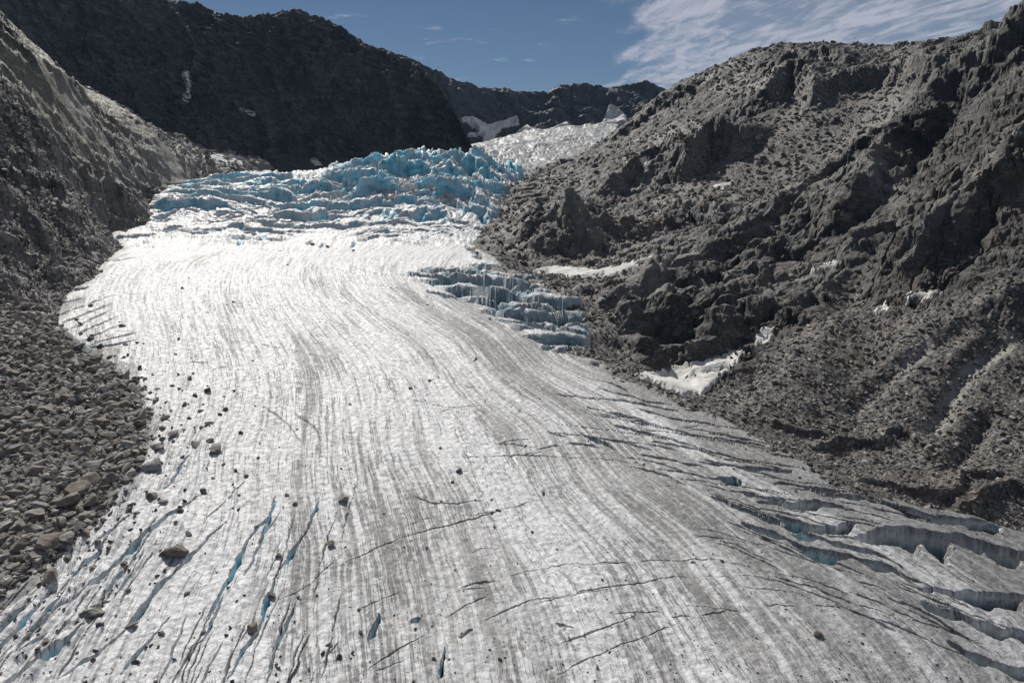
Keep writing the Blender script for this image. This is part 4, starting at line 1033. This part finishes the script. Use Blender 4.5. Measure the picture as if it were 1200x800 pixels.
# ------------------------------------------------------------------ loose stones past counting: one object per field
def stone_field(name, label, pos, size, mat, sub=1, flat=.65, sink=.2):
    N = len(pos); protos = []
    for i in range(6):
        me = rock_mesh('p', 900 + i, sub, (1, .8, flat), None, .1)
        v = np.array([v.co[:] for v in me.vertices]); f = np.array([p.vertices[:] for p in me.polygons]); protos.append((v, f)); bpy.data.meshes.remove(me)
    nv = len(protos[0][0]); nf = len(protos[0][1])
    co = np.empty((N, nv, 3)); fa = np.empty((N, nf, 3), np.int64)
    which = rng.randint(0, 6, N); a = rng.uniform(0, 6.283, N); tx = rng.normal(0, .35, N); ty = rng.normal(0, .35, N)
    for i in range(6):
        m = which == i; v, f = protos[i]; n = m.sum()
        if n == 0: continue
        ca, sa = np.cos(a[m])[:, None], np.sin(a[m])[:, None]
        X = v[None, :, 0] * ca - v[None, :, 1] * sa; Y = v[None, :, 0] * sa + v[None, :, 1] * ca; Z = v[None, :, 2] + X * tx[m][:, None] + Y * ty[m][:, None]
        s_ = size[m][:, None]
        co[m] = np.stack([X * s_ + pos[m][:, 0:1], Y * s_ + pos[m][:, 1:2], Z * s_ + pos[m][:, 2:3] + s_ * (flat * .5 - sink) * .8], -1)
        fa[m] = f[None]
    fa += (np.arange(N) * nv)[:, None, None]
    me = bpy.data.meshes.new(name); me.vertices.add(N * nv); me.vertices.foreach_set('co', co.astype(np.float32).ravel())
    me.loops.add(N * nf * 3); me.loops.foreach_set('vertex_index', fa.astype(np.int32).ravel())
    me.polygons.add(N * nf); me.polygons.foreach_set('loop_start', np.arange(0, N * nf * 3, 3, dtype=np.int32)); me.update(calc_edges=True)
    me.polygons.foreach_set('use_smooth', np.zeros(N * nf, bool))
    at = me.attributes.new('tone', 'FLOAT', 'POINT'); at.data.foreach_set('value', np.repeat(rng.rand(N), nv).astype(np.float32))
    link(name, me, mat, 'stuff', label)

def stones_material(name, a, b, c):
    t = NT(name); tone = t.attr('tone').outputs['Fac']; geo = t.node('ShaderNodeNewGeometry'); pos = geo.outputs['Position']
    cc = t.mix(t.ramp(tone, 0, .6), C(*a), C(*b)); cc = t.mix(t.ramp(tone, .8, 1.), cc, C(*c))
    n = t.noise(pos, 2.2, 5, .7); cc = t.mix(t.ramp(n, .55, .75, 0, .6), cc, C(.05, .047, .043))
    t.put(t.b.inputs['Base Color'], cc); t.b.inputs['Roughness'].default_value = .8
    t.put(t.b.inputs['Normal'], t.bump(n, .3, .8)); return t.m
M_ST = stones_material('rubble_stones', (.09, .08, .07), (.24, .222, .20), (.46, .43, .39))
M_SP = stones_material('pale_scree_stones', (.13, .12, .108), (.24, .225, .205), (.48, .455, .42))
M_SR = stones_material('scree_stones', (.085, .077, .07), (.165, .15, .134), (.40, .37, .33))
M_SI = stones_material('ice_stones', (.05, .048, .045), (.09, .083, .075), (.16, .14, .12))

def pick(mask, n):
    k = np.where(mask.ravel())[0]
    return rng.choice(k, min(n, len(k)), replace=False)
def sized(grid, k, lo, hi, p):
    X, Y, Z = (g.ravel()[k] for g in grid[:3]); d = Y * CP - Z * SP
    return np.stack([X, Y, Z], -1), (lo + (hi - lo) * rng.rand(len(k)) ** p) * d / 800.
base = (lsd > -4) & (lpx > -60) & (lpx < 420) & (lpy > -40) & (lpy < 760)
k = pick(base & (ltal > .5) & (LY < 260), 15000); p_, z_ = sized(GL, k, 1.6, 13, 3.6); stone_field('rubble', 'brown grey rubble covering the glacier edge on the left', p_, z_, M_ST)
k = pick(base & (LY >= 215) & (lgreen < .4), 17000); p_, z_ = sized(GL, k, 1.2, 7.0, 3.4); stone_field('scree', 'loose pale stones strewn over the left valley side', p_, z_, M_SP)
rpx, rpy = GR[3], GR[4]
base = (rsd > -6) & (rpx > 500) & (rpx < 1260) & (rpy > -20) & (rpy < 700)
k = pick(base & (rtal > .5), 38000); p_, z_ = sized(GR, k, .9, 6.5, 5.0); stone_field('scree', 'brown grey stones covering the gravel slope on the right', p_, z_, M_SR)
k = pick(base & (rtal <= .5), 5000); p_, z_ = sized(GR, k, 1.0, 6., 5.0); stone_field('scree', 'broken blocks scattered over the rocky mountainside on the right', p_, z_, M_SR)
gpx, gpy = to_px(GX, GY, GZ)
near = 1.6 * np.exp(-np.maximum(-gsd, 0) / 8.) * (GX < 0) * (GY < 230) + .35 * np.exp(-np.maximum(-gsd, 0) / 9.) * (GX > 0) + .012
on = (gsd < 1) & (gpx > -40) & (gpx < 1240) & (gpy > 270) & (rng.rand(*gsd.shape) < near) & (blue < .2)
edge_ = (gsd > -26) & (GX < 0) & (GY < 230)
k = pick(on & edge_, 4200); p_, z_ = sized((GX, GY, GZ), k, .9, 8.0, 4.5); stone_field('grit', 'dark stones scattered thickly on the ice along the edge of the rubble', p_, z_, M_SI)
k = pick(on & ~edge_, 4000); p_, z_ = sized((GX, GY, GZ), k, .8, 3.4, 5.0); stone_field('grit', 'small dark stones peppering the open ice surface', p_, z_, M_SI)

# ------------------------------------------------------------------ the air between here and the valley head
HAZE = True
if HAZE:
    bm = bmesh.new(); bmesh.ops.create_cube(bm, size=1)
    me = bpy.data.meshes.new('haze'); bm.to_mesh(me); bm.free()
    h = bpy.data.objects.new('haze', me); col.objects.link(h)
    h.scale = (7000, 4600, 1100); h.location = (0, 2200, 200); h['kind'] = 'stuff'; h['label'] = 'thin blue mountain air'
    m = bpy.data.materials.new('air'); m.use_nodes = True; n = m.node_tree.nodes; n.clear()
    pv = n.new('ShaderNodeVolumePrincipled'); pv.inputs['Density'].default_value = .000032; pv.inputs['Color'].default_value = (.40, .68, 1, 1)
    o_ = n.new('ShaderNodeOutputMaterial'); m.node_tree.links.new(pv.outputs[0], o_.inputs['Volume']); me.materials.append(m)

# ------------------------------------------------------------------ world, sun, camera
SUN_EL = R(42); SUN_AZ = math.atan2(-.46, 1.0)      # measured from +Y towards +X
w = bpy.data.worlds.new('World'); sc.world = w; w.use_nodes = True
nt = w.node_tree; nt.nodes.clear()
def wn(t, **k):
    n = nt.nodes.new(t)
    for a, v in k.items(): setattr(n, a, v)
    return n
sky = wn('ShaderNodeTexSky', sky_type='NISHITA'); sky.sun_disc = False
sky.sun_elevation = SUN_EL; sky.sun_rotation = SUN_AZ; sky.altitude = 3000; sky.air_density = 1.0; sky.dust_density = .05; sky.ozone_density = 3.0
tc = wn('ShaderNodeTexCoord'); sep = wn('ShaderNodeSeparateXYZ'); nt.links.new(tc.outputs['Generated'], sep.inputs[0])
def wm(op, a, b=None, clamp=False):
    n = wn('ShaderNodeMath', operation=op, use_clamp=clamp)
    for i, v in enumerate((a, b)):
        if v is None: continue
        if isinstance(v, (int, float)): n.inputs[i].default_value = v
        else: nt.links.new(v, n.inputs[i])
    return n.outputs[0]
zz = wm('MAXIMUM', sep.outputs[2], .03)
px_ = wm('DIVIDE', sep.outputs[0], zz); py_ = wm('DIVIDE', sep.outputs[1], zz)
cmb = wn('ShaderNodeCombineXYZ'); nt.links.new(px_, cmb.inputs[0]); nt.links.new(py_, cmb.inputs[1])
def wnoise(v, s, d, r, dist=0., sc_=(1, 1, 1), rot=0.):
    mp = wn('ShaderNodeMapping'); nt.links.new(v, mp.inputs[0]); mp.inputs[3].default_value = sc_; mp.inputs[2].default_value = (0, 0, rot)
    n = wn('ShaderNodeTexNoise'); nt.links.new(mp.outputs[0], n.inputs['Vector']); n.inputs['Scale'].default_value = s; n.inputs['Detail'].default_value = d
    n.inputs['Roughness'].default_value = r; n.inputs['Distortion'].default_value = dist; return n.outputs[0]
def wr(v, a, b, lo=0., hi=1.):
    n = wn('ShaderNodeMapRange'); n.clamp = True; n.interpolation_type = 'SMOOTHSTEP'; nt.links.new(v, n.inputs[0])
    for i, q in enumerate((a, b, lo, hi)): n.inputs[i + 1].default_value = q
    return n.outputs[0]
big = wnoise(cmb.outputs[0], .5, 4, .5); mid = wnoise(cmb.outputs[0], 1.6, 6, .62, .4, (1.2, .38, 1), .25); rip = wnoise(cmb.outputs[0], 6.0, 5, .62, .5, (1.2, .36, 1), -.35)
# the bank of altocumulus stands to the right of the valley head
side = wr(wm('ADD', wm('DIVIDE', sep.outputs[0], wm('MAXIMUM', sep.outputs[1], .05)), wm('MULTIPLY', wm('SUBTRACT', mid, .5), .30)), .13, .20)
cl = wm('ADD', wm('MULTIPLY', mid, .45), wm('MULTIPLY', rip, .55))
cl = wr(cl, .40, .60, .30, 1.); cl = wm('MULTIPLY', cl, side); cl = wm('MULTIPLY', cl, .9)
wisp = wm('MULTIPLY', wr(wnoise(cmb.outputs[0], 2.3, 6, .62, .3), .60, .72), .45)
cl = wm('MAXIMUM', cl, wisp)
mx = wn('ShaderNodeMix', data_type='RGBA'); nt.links.new(cl, mx.inputs[0]); nt.links.new(sky.outputs[0], mx.inputs[6])
mx.inputs[7].default_value = (12.5, 12.7, 14.6, 1)
bg = wn('ShaderNodeBackground'); nt.links.new(mx.outputs[2], bg.inputs[0]); bg.inputs[1].default_value = .037
out = wn('ShaderNodeOutputWorld'); nt.links.new(bg.outputs[0], out.inputs[0])

sl = bpy.data.lights.new('sun', 'SUN'); sl.energy = 5.0; sl.angle = R(.5); sl.color = (1, .955, .885)
so = bpy.data.objects.new('sun', sl); col.objects.link(so)
from mathutils import Vector
sd_ = Vector((math.sin(SUN_AZ) * math.cos(SUN_EL), math.cos(SUN_AZ) * math.cos(SUN_EL), math.sin(SUN_EL)))
so.rotation_euler = sd_.to_track_quat('Z', 'Y').to_euler(); so.location = (0, 0, 300)

cam = bpy.data.cameras.new('camera'); co = bpy.data.objects.new('camera', cam); col.objects.link(co)
cam.lens = 24; cam.sensor_width = 36; cam.clip_start = .5; cam.clip_end = 8000
co.location = (0, 0, 0); co.rotation_euler = (R(90) - PITCH, 0, 0); sc.camera = co
sc.view_settings.view_transform = 'Standard'; sc.view_settings.look = 'None'; sc.view_settings.gamma = 1; sc.view_settings.use_curve_mapping = False
sc.cycles.use_denoising = True; sc.cycles.denoiser = 'OPENIMAGEDENOISE'; sc.cycles.denoising_input_passes = 'RGB_ALBEDO_NORMAL'; sc.cycles.denoising_prefilter = 'NONE'
sc.view_settings.exposure = .05
